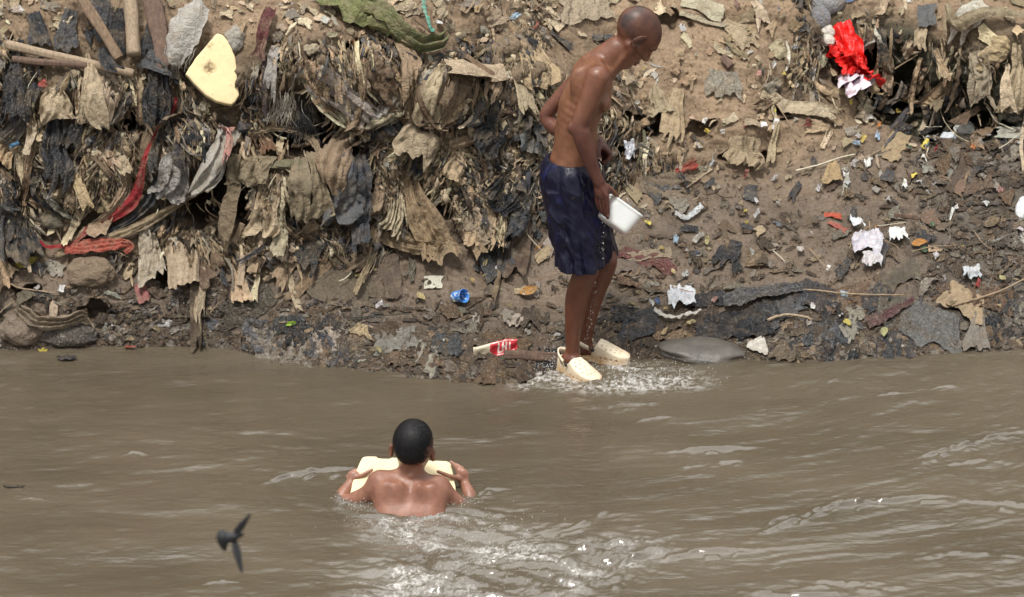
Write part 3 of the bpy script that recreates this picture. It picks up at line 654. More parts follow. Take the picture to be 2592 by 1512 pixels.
# clogs
def mat_clog():
    m, nt, b = newmat('cream_clog'); n = tex_noise(nt, 22, 6, .65); tc = N(nt, 'ShaderNodeTexCoord'); sx = N(nt, 'ShaderNodeSeparateXYZ'); nt.links.new(tc.outputs['Object'], sx.inputs[0])
    low = maprange(nt, sx.outputs[2], .075, .01, 0, 1); f = N(nt, 'ShaderNodeMath', operation='MULTIPLY'); nt.links.new(low, f.inputs[0]); nt.links.new(ramp(nt, n, .32, .62), f.inputs[1])
    nt.links.new(mix(nt, f.outputs[0], (.76, .66, .50), (.42, .24, .085)), b.inputs['Base Color']); b.inputs['Roughness'].default_value = .45; bump(nt, b, n, .3, .003); return m
M['clog'] = mat_clog()
def clog(H0, D, flip):
    L = .242; B = np.array([-D[1], D[0], 0])
    C = Field([-.02, -.07, -.02], [L+.02, .07, .13], .0028)
    def hw(a):
        a = np.asarray(a, float); w_ = np.interp(a, [0,.03,.09,.14,.175,L], [.036,.036,.037,.047,.049,.046])
        return w_*np.sqrt(np.clip(1-np.clip((.03-a)/.032, 0, 1)**2, .0, 1))*np.sqrt(np.clip(1-np.clip((a-.175)/(L-.175), 0, 1)**3.2, 0, 1))
    ht = lambda a: np.interp(a, [-.02,0,.02,.055,.088,.108,.13,.165,.20,.225,L], [.045,.060,.070,.054,.064,.090,.083,.068,.056,.050,.040])
    def outer(X, Y, Z):
        w_ = hw(X)+.004*ss(.02, .0, Z); h_ = ht(X); bulge = w_*(1-.10*np.clip(Z/h_, 0, 1))
        yy = Y+.010*np.sin(np.clip(X/L, 0, 1)*math.pi)*flip
        top_ = h_*np.sqrt(np.clip(1-(np.abs(yy)/(w_+.012))**3.2, 0.02, 1))
        return np.maximum(np.maximum(np.maximum(np.abs(yy)-bulge, Z-top_), -Z), np.maximum(X-L+.001, -X-.002))*.8
    C.custom([-.02,-.07,-.02], [L+.02,.07,.12], outer, .014)
    C.custom([0,-.06,.015], [.13,.06,.12], lambda X, Y, Z: np.maximum(np.sqrt(((X-.056)/.050)**2+((Y+.004*flip)/.032)**2)*.03-.03, .018-Z), .005, 'cut')
    # vents over the toes and along the side
    for i, (a, bs) in enumerate(((.126,(-.026,0,.026)),(.144,(-.034,-.013,.013,.034)),(.163,(-.026,0,.026)),(.183,(-.030,-.010,.010,.030)),(.203,(-.018,0.0,.018)))):
        for b_ in bs:
            zt = float(ht(a))*max(.05, 1-(abs(b_)/(float(hw(a))+.012))**3.2)**.5; C.ell([a, b_-.006*flip, zt-.004], (.0038,.0038,.020), None, .001, 'cut')
    for a in (.125, .148, .171, .194):
        for sg in (-1, 1): C.ell([a, sg*(float(hw(a))-.001)-.009*flip, .026], (.0055,.011,.0042), None, .001, 'cut')
    for a in (.114,.121): C.cap([a,-.045,ht(a)*.9-.001], [a,.045,ht(a)*.9-.001], .0012, .0012, .002, 'cut')
    V, FF = C.mesh(); V = relax(V, FF, 1, .3)
    o = mesh_np('clog', V, FF, M['clog'], man)
    # heel strap with its two buttons
    pts = [(.098,.043*s_*1.0,.060) for s_ in ()]
    th = np.linspace(-1.35, 1.35, 19); pts = np.stack([.095-.098*np.cos(th)-.0*th, .043*np.sin(th)/np.sin(1.35)-.004*flip, .058+.026*np.cos(th)], 1)
    nr_ = len(pts); q = []
    for p_ in pts:
        rad = nrm([p_[0]-.095, p_[1]*1.6, 0])
        for (u, v) in ((-.0022,-.009),(.0022,-.009),(.0030,.009),(-.0022,.009)): q.append(p_+rad*u+np.array([0,0,v]))
    fc = grid_faces(nr_, 4, True); so_ = mesh_np('strap', q, fc, M['clog'], o)
    for sg in (-1, 1):
        Bt = Field([-.016]*3, [.016]*3, .0018); Bt.ell([0,0,0], (.0085,.004,.0085), None, .001); v2, f2 = Bt.mesh()
        ro = mesh_np('button', v2+np.array([.093, sg*.0475-.004*flip, .061]), f2, M['rubber'], so_)
    ang = math.atan2(D[1], D[0]); o.matrix_local = Matrix.Translation(Vector((H0-np.array([0,0,.012])).tolist())) @ Matrix.Rotation(ang, 4, 'Z') @ Matrix.Rotation(R(3.5), 4, 'Y')
    return o
clog(HEELN, DN, 1)
clf = clog(HEELF+np.array([0,0,.010]), DF, -1)
# the white tub in his hand
def tub():
    a = P(1549.5,492.5,-.095); b = P(1629.5,550,-.095); e = nrm(b-a); L = np.linalg.norm(b-a)
    dn = nrm(np.array([-.58, -.10, -.81])-e*(np.array([-.58, -.10, -.81])@e)); wv = np.cross(e, dn); wv = wv*(1 if wv[1] > 0 else -1)
    dn = nrm(dn-wv*.34); wv = np.cross(e, dn); wv = wv*(1 if wv[1] > 0 else -1); cen = (a+b)/2+wv*.055
    rows = []; def_r = [(.004,1.03,.0),(.0,1.045,0),(-.003,1.045,0),(-.004,1.02,0)]
    prof = [(-.001,1.035),(-.004,1.045),(.004,1.05),(.006,1.01),(.012,.995),(.05,.93),(.080,.88),(.090,.85),(.094,.78),(.095,.4),(.095,.02)]
    inn = [(.092,.02),(.092,.76),(.085,.84),(.05,.91),(.010,.975),(.0,.985),(-.001,1.035)]
    allp = inn[:]+prof; n = 48; th = np.linspace(0, 2*math.pi, n, endpoint=False)
    V = []
    for dd, sc in allp:
        c_, s__ = np.cos(th), np.sin(th); k = (np.abs(c_)**5+np.abs(s__)**5)**(-1/5)
        V.append(cen+dn*dd+(c_*k*sc*L/2/1.045)[:, None]*e+(s__*k*sc*.058)[:, None]*wv)
    return mesh_np('tub', np.concatenate(V), grid_faces(len(allp), n, True), M['tub'])
tb = rebase(tub()); tag(tb, 'white rectangular plastic tub held low in the standing man\'s hand', 'tub')
# ------------------------------------------------------------------ the swimming boy
B = Field([-.97+.0, -1.66, -.20], [-.23, -.92, .48], .0033)
yb = -1.375
B.ell(P(1046,1122,yb), (.0740,.086,.086), None, .02)
B.cap(P(1042,1160,yb), P(1040,1222,yb-.0), .043, .046, .015)
c_ = P(1040,1245,yb-.02)
B.chain([(P(968,1232,yb-.01),.046),(P(1035,1252,yb-.02),.064),(P(1100,1244,yb-.01),.046)], .035)
B.chain([(P(985,1262,yb-.03),.060),(P(1040,1268,yb-.035),.068),(P(1092,1262,yb-.03),.060)], .04)
B.chain([(P(990,1310,yb-.08),.062),(P(1038,1315,yb-.09),.064),(P(1085,1310,yb-.08),.062)], .04)
B.cap(P(1020,1206,yb), P(966,1214,yb), .024, .032, .03); B.cap(P(1060,1212,yb), P(1104,1232,yb), .024, .032, .03)
B.ell(P(987,1250,yb-.068), (.034,.014,.046), [nrm([1,0,.35]),[0,1,0],nrm([-.35,0,1])], .035); B.ell(P(1087,1256,yb-.068), (.034,.014,.046), [nrm([1,0,-.35]),[0,1,0],nrm([.35,0,1])], .035)
B.ell(P(1014,1262,yb-.082), (.022,.014,.065), None, .02); B.ell(P(1061,1266,yb-.082), (.022,.014,.065), None, .02)
B.ell(P(1041,1205,yb-.045), (.008,.008,.008), None, .01)
B.cap(P(944,1240,yb-.055), P(941,1262,yb-.06), .003, .004, .010, 'cut'); B.cap(P(1120,1258,yb-.055), P(1122,1275,yb-.06), .003, .004, .010, 'cut')
# arms: out, under water at the elbow, back up to the board
B.chain([(P(957,1222,yb),.040),(P(932,1250,yb+0.0024),.034),(P(893,1268,yb+0.024),.031),(P(864,1274,yb+0.0456),.029),(P(868,1252,yb+0.0744),.026),(P(890,1222,yb+0.1104),.0185)], .02)
B.chain([(P(1112,1232,yb),.040),(P(1140,1262,yb+0.0024),.034),(P(1172,1284,yb+0.024),.031),(P(1192,1278,yb+0.0456),.029),(P(1187,1250,yb+0.0744),.025),(P(1178,1228,yb+0.1032),.018)], .02)
B.ell(P(896,1208,yb+0.1212), (.026,.018,.026), None, .014); B.ell(P(1171,1206,yb+0.1176), (.024,.016,.032), None, .014)
# left hand: thumb lies on the board towards the neck, fingers wrap the far edge
B.chain([(P(900,1210,yb+0.1104),.011),(P(918,1203,yb+0.1068),.0085),(P(930,1196,yb+0.1104),.0078),(P(941,1190,yb+0.114),.0068)], .006)
for i, (x1, y1, x2, y2) in enumerate(((902,1196,916,1193),(893,1196,904,1190),(886,1200,895,1193),(881,1207,888,1200))):
    B.chain([(P(896,1208,yb+0.1248),.011),(P(x1,y1,yb+0.1392),.0085),(P(x2,y2,yb+0.1572),.0072),(P(x2+6,y2+2,yb+0.1644),.0062)], .004)
B.chain([(P(1165,1212,yb+0.1068),.011),(P(1140,1206,yb+0.096),.0085),(P(1124,1200,yb+0.096),.0078),(P(1109,1194,yb+0.0996),.0068)], .006)
for i, (x1, y1, x2, y2, x3, y3) in enumerate(((1158,1188,1149,1176,1141,1170),(1166,1190,1160,1180,1150,1176),(1172,1194,1168,1185,1158,1181),(1176,1200,1174,1192,1165,1187))):
    B.chain([(P(1168,1206,yb+0.1176),.011),(P(x1,y1,yb+0.1248),.0088),(P(x2,y2,yb+0.132+.01*i),.0074),(P(x3,y3,yb+0.1356+.012*i),.0064)], .004)
hs_ = nrm([1, 0, -.10]); 
for sg, (ex, ey) in ((-1, (990,1141)), (1, (1096,1152))):
    e0 = P(ex, ey, yb+.012)
    B.ell(e0, (.009,.012,.027), [nrm([1,.5*sg,0]), nrm([-.5*sg,1,0]), [0,0,1]], .005); B.ell(e0+[.006*sg,-.008,.002], (.004,.005,.015), None, .004, 'cut')
B.ell(P(1046,1150,yb+.05), (.062,.045,.06), None, .03)     # face side
B.ell(P(1046,1150,yb+.105), (.012,.016,.018), None, .01)
V, FF = B.mesh(); V = relax(V, FF, 2, .35)
def boy_col(V):
    n = .5+.5*fbm(V[:, 0]*20, V[:, 1]*20, V[:, 2]*20, 91, 3)[:, None]
    c = np.array([.30,.140,.090])*(.9+.2*n); d = np.array([.16,.064,.040])
    m = ss(.165, .22, V[:, 2])[:, None]; c = c*(1-m)+d*m
    q = ss(yb+.09, yb+.14, V[:, 1])[:, None]; c = c*(1-q)+np.array([.47,.25,.18])*q; return c
boy = mesh_np('person', V, FF, M['skin'], None, True, boy_col(V))
tag(boy, 'dark haired child swimming away chest deep behind a yellow foam board', 'person')
hc = P(1045,1119,yb)
Hh = Field(hc-[.12,.13,.16], hc+[.12,.13,.12], .0030)
Hh.ell(hc+np.array([0,0,.002]), (.0735,.088,.0835), [nrm([1,0,-.12]),[0,1,0],nrm([.12,0,1])], .01)
Hh.ell(P(1043,1143,yb-.024), (.055,.056,.040), None, .02)
Hh.custom(hc-[.12,.13,.16], hc+[.12,.13,.12], lambda X, Y, Z: np.maximum(yb+.030-Y+0*X, Z-hc[2]-.02)+0*X, .01, 'cut')   # hairline on the face side
for ex, ey in ((990,1148), (1098,1158)): Hh.ell(P(ex, ey, yb+.014), (.014,.022,.028), None, .006, 'cut')
V, FF = Hh.mesh(); V = relax(V, FF, 1, .4)
q = V-hc; th = np.arctan2(q[:, 0]+.02, q[:, 2]-.02)
V = V+(q/np.linalg.norm(q, axis=1, keepdims=True))*(.0009*fbm(th*22, q[:, 1]*10, 0, 95, 3))[:, None]
def mat_hair():
    m, nt, b = newmat('black_hair'); n = tex_noise(nt, 60, 5, .7, None, (1.5, .4, .22)); n2 = tex_noise(nt, 9, 3, .5)
    nt.links.new(mix(nt, ramp(nt, n, .3, .7), (.004,.004,.005), (.012,.011,.012)), b.inputs['Base Color']); nt.links.new(maprange(nt, n2, .3, .7, .45, .65), b.inputs['Roughness']); bump(nt, b, n, .6, .004); return m
M['hair'] = mat_hair(); M['hair'].node_tree.nodes['Principled BSDF'].inputs['Specular IOR Level'].default_value = .25
hs0 = V; nh = len(V)
wh = nrm(P(1036,1098,yb)-hc+np.array([0,-.03,.03]))
k_ = 5200; j_ = rng.integers(0, len(V), k_); p0 = V[j_]; n0 = (p0-hc)/np.linalg.norm(p0-hc, axis=1, keepdims=True)
tg = n0-wh; tg -= n0*(tg*n0).sum(1, keepdims=True); tg += .35*np.cross(n0, tg); tg /= np.linalg.norm(tg, axis=1, keepdims=True)+1e-6; tg += .09*rng.normal(size=(k_, 3)); bn = np.cross(n0, tg)
sg_ = []; Ln = rng.uniform(.010, .024, (k_, 1))
for i_, s_i in enumerate((0, .35, .7, 1.)):
    q_ = p0+tg*Ln*s_i+n0*(.0003+.0007*np.sin(s_i*2.4))-n0*Ln*s_i*s_i*.14; wd_ = .0007*(1-.8*s_i); sg_ += [q_-bn*wd_, q_+bn*wd_]
HV = np.stack(sg_, 1).reshape(-1, 3); b_ = (np.arange(k_)*8)[:, None, None]+np.array([[0,1,3,2],[2,3,5,4],[4,5,7,6]])[None]
mesh_np('hair', np.concatenate([V, HV]), np.concatenate([FF, b_.reshape(-1, 4)+nh]), M['hair'], boy)
# foam board in front of him
def slab(name, pts2, frame, thick, mat, nub=.004, seed=0, h=.004):
    """rounded slab from an outline: pts2 in metres in the frame (o, ex, ey, ez)"""
    pts2 = np.array(pts2, float); lo = pts2.min(0)-.02; hi = pts2.max(0)+.02
    S = Field([lo[0], lo[1], -thick/2-.015], [hi[0], hi[1], thick/2+.015], h)
    gx = S.lo[0]+h*np.arange(S.n[0]); gy = S.lo[1]+h*np.arange(S.n[1]); X, Y = np.meshgrid(gx, gy, indexing='ij')
    d = np.full(X.shape, 1e9); ins = np.zeros(X.shape, bool); k = len(pts2)
    for i in range(k):
        a = pts2[i]; b = pts2[(i+1) % k]; e = b-a; t = np.clip(((X-a[0])*e[0]+(Y-a[1])*e[1])/(e@e+1e-12), 0, 1)
        d = np.minimum(d, np.hypot(X-a[0]-t*e[0], Y-a[1]-t*e[1]))
        if b[1] != a[1]: ins ^= ((a[1] > Y) != (b[1] > Y)) & (X < (b[0]-a[0])*(Y-a[1])/(b[1]-a[1])+a[0])
    d = np.where(ins, -d, d)+nub*fbm(X*22, Y*22, 0, seed, 4)
    Z = (S.lo[2]+h*np.arange(S.n[2]))[None, None, :]
    zz = np.abs(Z)-thick/2+(nub*.5*fbm(X*14, Y*14, 0, seed+3, 4))[..., None]
    r = .006; q0 = np.maximum(d[..., None]+r, 0); q1 = np.maximum(zz+r, 0)
    S.d[:] = np.sqrt(q0**2+q1**2)-r+np.minimum(np.maximum(d[..., None]+r, zz+r), 0)
    return S
def place(V, fr): o, ex, ey, ez = fr; return o+V[:, :1]*ex+V[:, 1:2]*ey+V[:, 2:3]*ez
def frame_from(px, py, y, lean_deg, roll=0):
    o = P(px, py, y); a = R(lean_deg); ex = np.array([1., 0, 0]); ey = np.array([0, math.sin(a), math.cos(a)]); ez = np.cross(ex, ey)
    return o, ex, ey, ez
def px_poly(poly, fr):
    o, ex, ey, ez = fr; out = []
    for p in poly:
        d = ray(*map(float, p)); k = ((o-CAM)@ez)/(d@ez); q = CAM+d*k-o; out.append((q@ex, q@ey))
    return out
fr = frame_from(1030, 1215, yb+.115, 52)
S = slab('board', px_poly([(895,1215),(901,1198),(912,1172),(918,1162),(935,1160),(953,1161),(957,1165),(985,1166),(992,1163),(1020,1164),(1060,1166),(1098,1170),(1130,1171),(1141,1176),(1150,1215),(1158,1262),(1162,1300),(880,1300),(886,1255)], fr), fr, .032, None, .0025, 5)
V, FF = S.mesh(); board = rebase(mesh_np('foam_board', place(V, fr), FF, M['foam'])); tag(board, 'pale yellow foam board tilted up in the swimming child\'s hands', 'foam board')
# ------------------------------------------------------------------ the bird in the foreground, out of focus
yB = -5.6
bf = Field([-1.05, yB-.16, 1.0-.2+.0], [-.45, yB+.16, 2.6], .004) if False else None
bo = P(598, 1363, yB); sc_ = np.linalg.norm(P(698, 1363, yB)-bo)/100
bf = Field(bo-.13, bo+.13, .0022)
def bp(px, py, dy=0): return P(px, py, yB+dy)
bf.chain([(bp(561,1347),.006),(bp(563,1362),.0125),(bp(565,1376),.0115),(bp(569,1391),.005)], .008)
bf.chain([(bp(564,1360),.0130),(bp(585,1360),.0120),(bp(604,1356),.007),(bp(614,1352),.003)], .008)
bf.cap(bp(557,1350), bp(553,1349), .0035, .0012, .004)
def wing(root, tip, w0, w1, th, dy):
    a = bp(*root); b = bp(tip[0], tip[1], dy); e = b-a; L = np.linalg.norm(e); e = e/L; n = nrm([.25, -.7, .6]); n = nrm(n-e*(n@e)); s = np.cross(n, e)
    m = (a+b)/2; bf.ell(a+e*L*.36, (L*.42, w0, th), [e, s, n], .004); bf.ell(a+e*L*.72, (L*.34, w1, th*.8), [e, s, n], .003)
wing((592,1356), (634,1302), .0095, .0055, .0028, -.02); wing((592,1366), (612,1448), .0105, .0068, .003, -.03)
for t in ((618,1350),(616,1357)): bf.cap(bp(598,1356), bp(*t), .004, .0012, .003)
V, FF = bf.mesh(); V = relax(V, FF, 1, .3)
M['bird'] = mat_plain('dark_feathers', (.012,.013,.017), .6, 60, .3, .4, .002)
bird = rebase(mesh_np('bird', V, FF, M['bird'])); tag(bird, 'small dark swallow flying low over the brown water', 'bird')

# ------------------------------------------------------------------ drops in the air
def drops(name, C, Rr, label):
    oc = np.array([[1,0,0],[-1,0,0],[0,1,0],[0,-1,0],[0,0,1],[0,0,-1],[.7,.7,0],[-.7,.7,0],[.7,-.7,0],[-.7,-.7,0],[.7,0,.7],[-.7,0,.7],[.7,0,-.7],[-.7,0,-.7],[0,.7,.7],[0,-.7,.7],[0,.7,-.7],[0,-.7,-.7]])
    fs = []; 
    for sx in (1,-1):
        for sy in (1,-1):
            for sz in (1,-1):
                a, b, c = (0 if sx > 0 else 1), (2 if sy > 0 else 3), (4 if sz > 0 else 5)
                ab = 6+(0 if sx > 0 else 1)+(0 if sy > 0 else 2); ac = 10+(0 if sx > 0 else 1)+(0 if sz > 0 else 2); bc = 14+(0 if sy > 0 else 1)+(0 if sz > 0 else 2)
                t = [(a,ab,ac),(b,bc,ab),(c,ac,bc),(ab,bc,ac)]; fs += t if sx*sy*sz > 0 else [q[::-1] for q in t]
    fs = np.array(fs); n = len(C); V = C[:, None]+Rr[:, None, None]*oc[None]*np.array([1, 1, 1.25]); return mesh_np(name, V.reshape(-1, 3), (np.arange(n)[:, None, None]*18+fs[None]).reshape(-1, 3), M['drop'])
m, nt, b = newmat('water_drop'); b.inputs['Base Color'].default_value = (.86, .86, .84, 1); b.inputs['Roughness'].default_value = .05; b.inputs['Transmission Weight'].default_value = .55; b.inputs['IOR'].default_value = 1.33; M['drop'] = m
n = 70; t = rng.random(n)**.8; C = np.array([P(1532-45*q+rng.normal()*3.5, 560+300*q+rng.normal()*5, -.10+.16*q+rng.normal()*.008) for q in t]); o = drops('falling_drops', C, rng.uniform(.0010, .0024, n), ''); tag(o, 'water drops falling from the white tub past the man\'s legs', 'water drops', None, 'stuff')
def burst(cx, cy, rx, ry, hz, n): 
    a = cx+rng.normal(size=n)*rx; b_ = cy+rng.normal(size=n)*ry; g_ = WZ(a, b_, 0.); g_[:, 2] += rng.exponential(hz, n); return g_
C = np.concatenate([burst(1560,948,80,16,.012,520), burst(1400,925,16,10,.045,120), burst(1385,930,40,12,.010,120), burst(1700,955,70,16,.006,160)]); o = drops('splash_drops', C, rng.uniform(.0005, .0021, len(C)), ''); tag(o, 'spray of water drops splashing round the pale clogs', 'splash', None, 'stuff')
C = np.concatenate([burst(1110,1340,110,28,.008,420), burst(925,1282,34,8,.010,120), burst(1140,1272,34,7,.010,130), burst(1240,1420,130,40,.004,300), burst(870,1276,14,5,.008,40), burst(1035,1288,60,6,.004,90)]); o = drops('wake_drops', C, rng.uniform(.0005, .0020, len(C)), ''); tag(o, 'spray and bubbles in the churned wake behind the swimming child', 'spray', None, 'stuff')
# ------------------------------------------------------------------ rubbish that can be told apart
LM = []                                        # (phrase, px, py) landmarks used in the labels
USED = {}
def lm(phrase, px, py): LM.append((phrase, px, py))
C_ = {k_: tuple(min(.8, v_*1.12) for v_ in c_) for k_, c_ in dict(tan=(.37,.275,.175), beige=(.47,.38,.265), cream=(.56,.48,.34), brown=(.15,.10,.062), darkbrown=(.075,.05,.034), grey=(.25,.222,.185), palegrey=(.40,.38,.34), olive=(.155,.135,.085), black=(.020,.021,.025), charcoal=(.050,.052,.058),
 white=(.68,.68,.68), red=(.25,.015,.020), maroon=(.11,.035,.035), blue=(.05,.14,.35), green=(.05,.16,.08), yellow=(.62,.48,.10), pink=(.45,.24,.21), orange=(.55,.20,.05), mud=(.10,.075,.053), khaki=(.28,.22,.14), slate=(.095,.098,.105), teal=(.05,.25,.24), purple=(.25,.05,.30), paleblue=(.35,.47,.6)).items()}
def sheet_pts(px, py, L, Wd, ang, seed, top=.45, bot=1., ns=14, nt_=9, pleats=3.0, amp=.012, lift=.008, hang=True, curve=0., rag=.22, crumple=.010, droop=0., sag=0., splay=0., flat=None):
    """a cloth or plastic sheet laid over or hung on the bank; px,py = where it is pinned, ang 90 = straight down"""
    s = np.linspace(0, 1, ns)[:, None]; t = np.linspace(-1, 1, nt_)[None, :]
    a = R(ang); dx, dy = math.cos(a), math.sin(a); nx_, ny_ = -dy, dx
    en = 1+rag*.55*noise(t*1.1+seed, seed*.37, 0, 1)+rag*.6*noise(t*4.5+seed, 3, 0, 2)
    ss_ = s*en
    wd = (top+(bot-top)*ss_**.8)*Wd/2*(1+.18*noise(ss_*3+seed, seed, 0, 3))
    cvv = curve*L*ss_**2+.05*L*noise(ss_*2.2, seed*.7, 0, 4)
    tt = t+.10*noise(ss_*4, t*3+seed, 0, 5)+splay*t*ss_
    U = px+dx*L*ss_+nx_*(wd*tt+cvv); Vp = py+dy*L*ss_+ny_*(wd*tt+cvv)+sag*L*(ss_-ss_**2)*4
    hg = float(smp(steep, px+dx*L*.3, py+dy*L*.3)) > .40 and dy > .3
    A = SE(U, Vp) if hg else SP(U, Vp); B = SN(U, Vp)
    ph = seed*1.7; u = t+.3*noise(ss_*1.7, seed, 0, 8)
    pl = .45*np.sin(pleats*math.pi*u+ph)+1.3*noise(u*pleats*.8+seed, ss_*.8, seed, 11)+.9*noise(u*pleats*2.1+seed, ss_*1.3, seed, 12); pl = pl*(.5+.5*ss_**.6)
    off = lift*(.4+ss_*.9)+amp*(pl+.3)+crumple*(noise(U/9., Vp/11., seed, 6)+.6*noise(U/4.5, Vp/5., seed, 7))+droop*ss_**1.5
    fl = .30+.70*ss(.12, .5, float(smp(steep, px+dx*L*.5, py+dy*L*.5))) if flat is None else flat
    off = np.maximum(off*fl, .0015)
    Vx = A+B*off[..., None]
    if hang: Vx[..., 2] += -.004*ss_
    return Vx
def sheet(name, px, py, L, Wd, ang=90, col='tan', wet=.0, seed=None, mat='cloth', label=None, cat='rag', group=None, **k):
    seed = seed if seed is not None else (px*.731+py*.193)
    ns = int(min(40, max(8, abs(L)/4))); nt_ = int(min(34, max(6, Wd/2.8)))
    P3 = sheet_pts(px, py, L, Wd, ang, seed, ns=ns, nt_=nt_, **k)
    o = mesh_np(name, P3.reshape(-1, 3), grid_faces(ns, nt_), M[mat]); c = C_[col] if isinstance(col, str) else col
    o.color = (*c, wet); rebase(o)
    if label: tag(o, label, cat, group)
    return o
def path_sheet(name, pts, widths, col, wet, label, cat, mat='cloth', seed=1, pleats=2.5, amp=.010, lift=.02, crumple=.006, n=60, m=10, parent=None, flatten=.0):
    """a strip following photo points over the bank"""
    pts = np.array(pts, float); k = np.arange(len(pts)).astype(float); q = np.linspace(0, len(pts)-1, n)
    Q = np.stack([_smooth_interp(q, k, pts[:, 0]), _smooth_interp(q, k, pts[:, 1])], 1); w_ = np.interp(q, k, widths)
    d = np.gradient(Q, axis=0); d /= np.linalg.norm(d, axis=1, keepdims=True); nn = np.stack([-d[:, 1], d[:, 0]], 1)
    t = np.linspace(-1, 1, m)[None, :]; w2 = w_[:, None]/2*(1+.15*noise(q[:, None]*3, t*2, seed, 2))
    U = Q[:, :1]+nn[:, :1]*w2*t; Vp = Q[:, 1:]+nn[:, 1:]*w2*t
    # smooth the base a little along the strip so that it bridges hollows
    A = SE(U, Vp) if smp(steep, U[n//2, m//2], Vp[n//2, m//2]) > .4 else SP(U, Vp); A = blur(A, 3, 0); B = SN(U, Vp)
    pl = np.sin(pleats*math.pi*(t+.25*noise(q[:, None]*1.3, seed, 0, 3))+seed)
    off = lift+amp*pl*np.clip(w2/12, .2, 1)+crumple*(noise(U/8, Vp/9, seed, 6)+.5*noise(U/4, Vp/4, seed, 7))
    o = mesh_np(name, (A+B*np.maximum(off, .001)[..., None]).reshape(-1, 3), grid_faces(n, m), M[mat], parent)
    o.color = (*(C_[col] if isinstance(col, str) else col), wet)
    if label: rebase(o); tag(o, label, cat)
    return o
def beam(name, p0, p1, wpx, mat, label, cat, rnd=.2, d0=.10, d1=.03, thick=.8, seed=1, taper=1.):
    a = SP(*p0)+SN(*p0)*d0; b = SP(*p1)+SN(*p1)*d1; e = b-a; L = np.linalg.norm(e); e /= L; r = wpx/620/2
    f = np.cross(e, FWD); f = nrm(f); g = np.cross(e, f); n = 40; m = 20; th = np.linspace(0, 2*math.pi, m, endpoint=False)
    pw = 2 if rnd > .5 else 7; c, s = np.cos(th), np.sin(th); kk = (np.abs(c)**pw+np.abs(s)**pw)**(-1/pw); V = []
    for i, t in enumerate(np.linspace(0, 1, n)):
        rr = r*(taper+(1-taper)*(1-t))*(1+.05*noise(t*4+seed, 0, 0, seed)); br = 1.0 if 0 < i < n-1 else .9
        wob = .12*r*noise(t*3, seed, 0, 2)
        grain = 1+.11*noise(th*2+seed, t*2, 0, 4)+.06*noise(th*6+seed, t*4, 0, 5)
        V.append(a+e*L*t+f*((c*kk*rr*br*grain)[:, None]+wob)+g*(s*kk*rr*thick*br*grain)[:, None])
    V = np.concatenate(V); Fq = grid_faces(n, m, True).tolist()+[list(range(m))[::-1], list(range((n-1)*m, n*m))]
    me = bpy.data.meshes.new(name); me.from_pydata(V.tolist(), [], Fq); me.materials.append(M[mat])
    me.polygons.foreach_set('use_smooth', [rnd > .5]*len(me.polygons)); o = bpy.data.objects.new(name, me); link(o); rebase(o); return tag(o, label, cat)
def lump(name, px, py, rx, ry, rz, col, wet, mat, label, cat, seed=1, amp=.25, freq=9, lift=.3, sharp=.6, n=44, ang=0, group=None, dense=1):
    """crumpled bag or stone: a closed lump sitting on the bank; radii in photo pixels"""
    c = SP(px, py)+SN(px, py)*(rz/620*lift); th = np.linspace(0, math.pi, n); ph = np.linspace(0, 2*math.pi, n*2, endpoint=False)
    T, Pp = np.meshgrid(th, ph, indexing='ij'); D = np.stack([np.sin(T)*np.cos(Pp), np.sin(T)*np.sin(Pp), np.cos(T)], -1)
    f = freq/3.; w1 = noise(D[..., 0]*f+seed, D[..., 1]*f, D[..., 2]*f, 5)
    rdg = np.abs(noise(D[..., 0]*f*1.3+w1, D[..., 1]*f*1.3+seed, D[..., 2]*f*1.3, 6)); rd2 = np.abs(noise(D[..., 0]*f*3+w1*2, D[..., 1]*f*3+seed, D[..., 2]*f*3, 7))
    r = 1+amp*(w1*1.2+sharp*.9*rdg-sharp*.25*rd2)
    if mat == 'bag':                                 # crumpled film: planes meeting in creases
        g = np.random.default_rng(int(seed*97)+5); Nn = g.normal(size=(46, 3)); Nn /= np.linalg.norm(Nn, axis=1, keepdims=True); hh = g.uniform(.62, 1.0, 46)
        dd = D@Nn.T; r = (np.where(dd > .15, hh/np.maximum(dd, .15), 9.)**-14).sum(-1)**(-1/14.)**1.32*(1+.16*w1)+.03*noise(D[..., 0]*9+w1*3, D[..., 1]*9+seed, D[..., 2]*9, 9)
    r = r+.015*noise(D[..., 0]*f*6, D[..., 1]*f*6+seed, D[..., 2]*f*6, 8)
    a = R(ang); q = D*r[..., None]*np.array([rx, rz, ry])/620
    x = q[..., 0]*math.cos(a)-q[..., 2]*math.sin(a)*-1; z = -q[..., 0]*math.sin(a)+q[..., 2]*math.cos(a)
    V = c+x[..., None]*RIGHT+q[..., 1:2]*np.array([0, 1, 0.])+z[..., None]*UP
    o = mesh_np(name, V.reshape(-1, 3), grid_faces(n, n*2, True), M[mat]); o.color = (*(C_[col] if isinstance(col, str) else col), wet)
    if label: rebase(o); tag(o, label, cat, group)
    return o
def stick(name, pts, r, mat, label, cat, off=.012, seed=0, group=None, taper=.6, n=24):
    pts = np.array(pts, float); k = np.arange(len(pts)).astype(float); q = np.linspace(0, len(pts)-1, n)
    X_ = _smooth_interp(q, k, pts[:, 0]) if len(pts) > 2 else np.interp(q, k, pts[:, 0]); Y_ = _smooth_interp(q, k, pts[:, 1]) if len(pts) > 2 else np.interp(q, k, pts[:, 1])
    A = SP(X_, Y_); A = blur(A, 4, 0)+SN(X_, Y_)*(off+r)
    if len(pts) == 2: A = A[:1]*(1-q[:, None])+A[-1:]*q[:, None]
    A = A+.25*r*np.stack([noise(q*9+seed, 0, 0, i) for i in range(3)], 1)
    o = tube(name, A, np.linspace(r, r*taper, n), M[mat] if isinstance(mat, str) else mat, None, 7); rebase(o)
    if label: tag(o, label, cat, group)
    return o
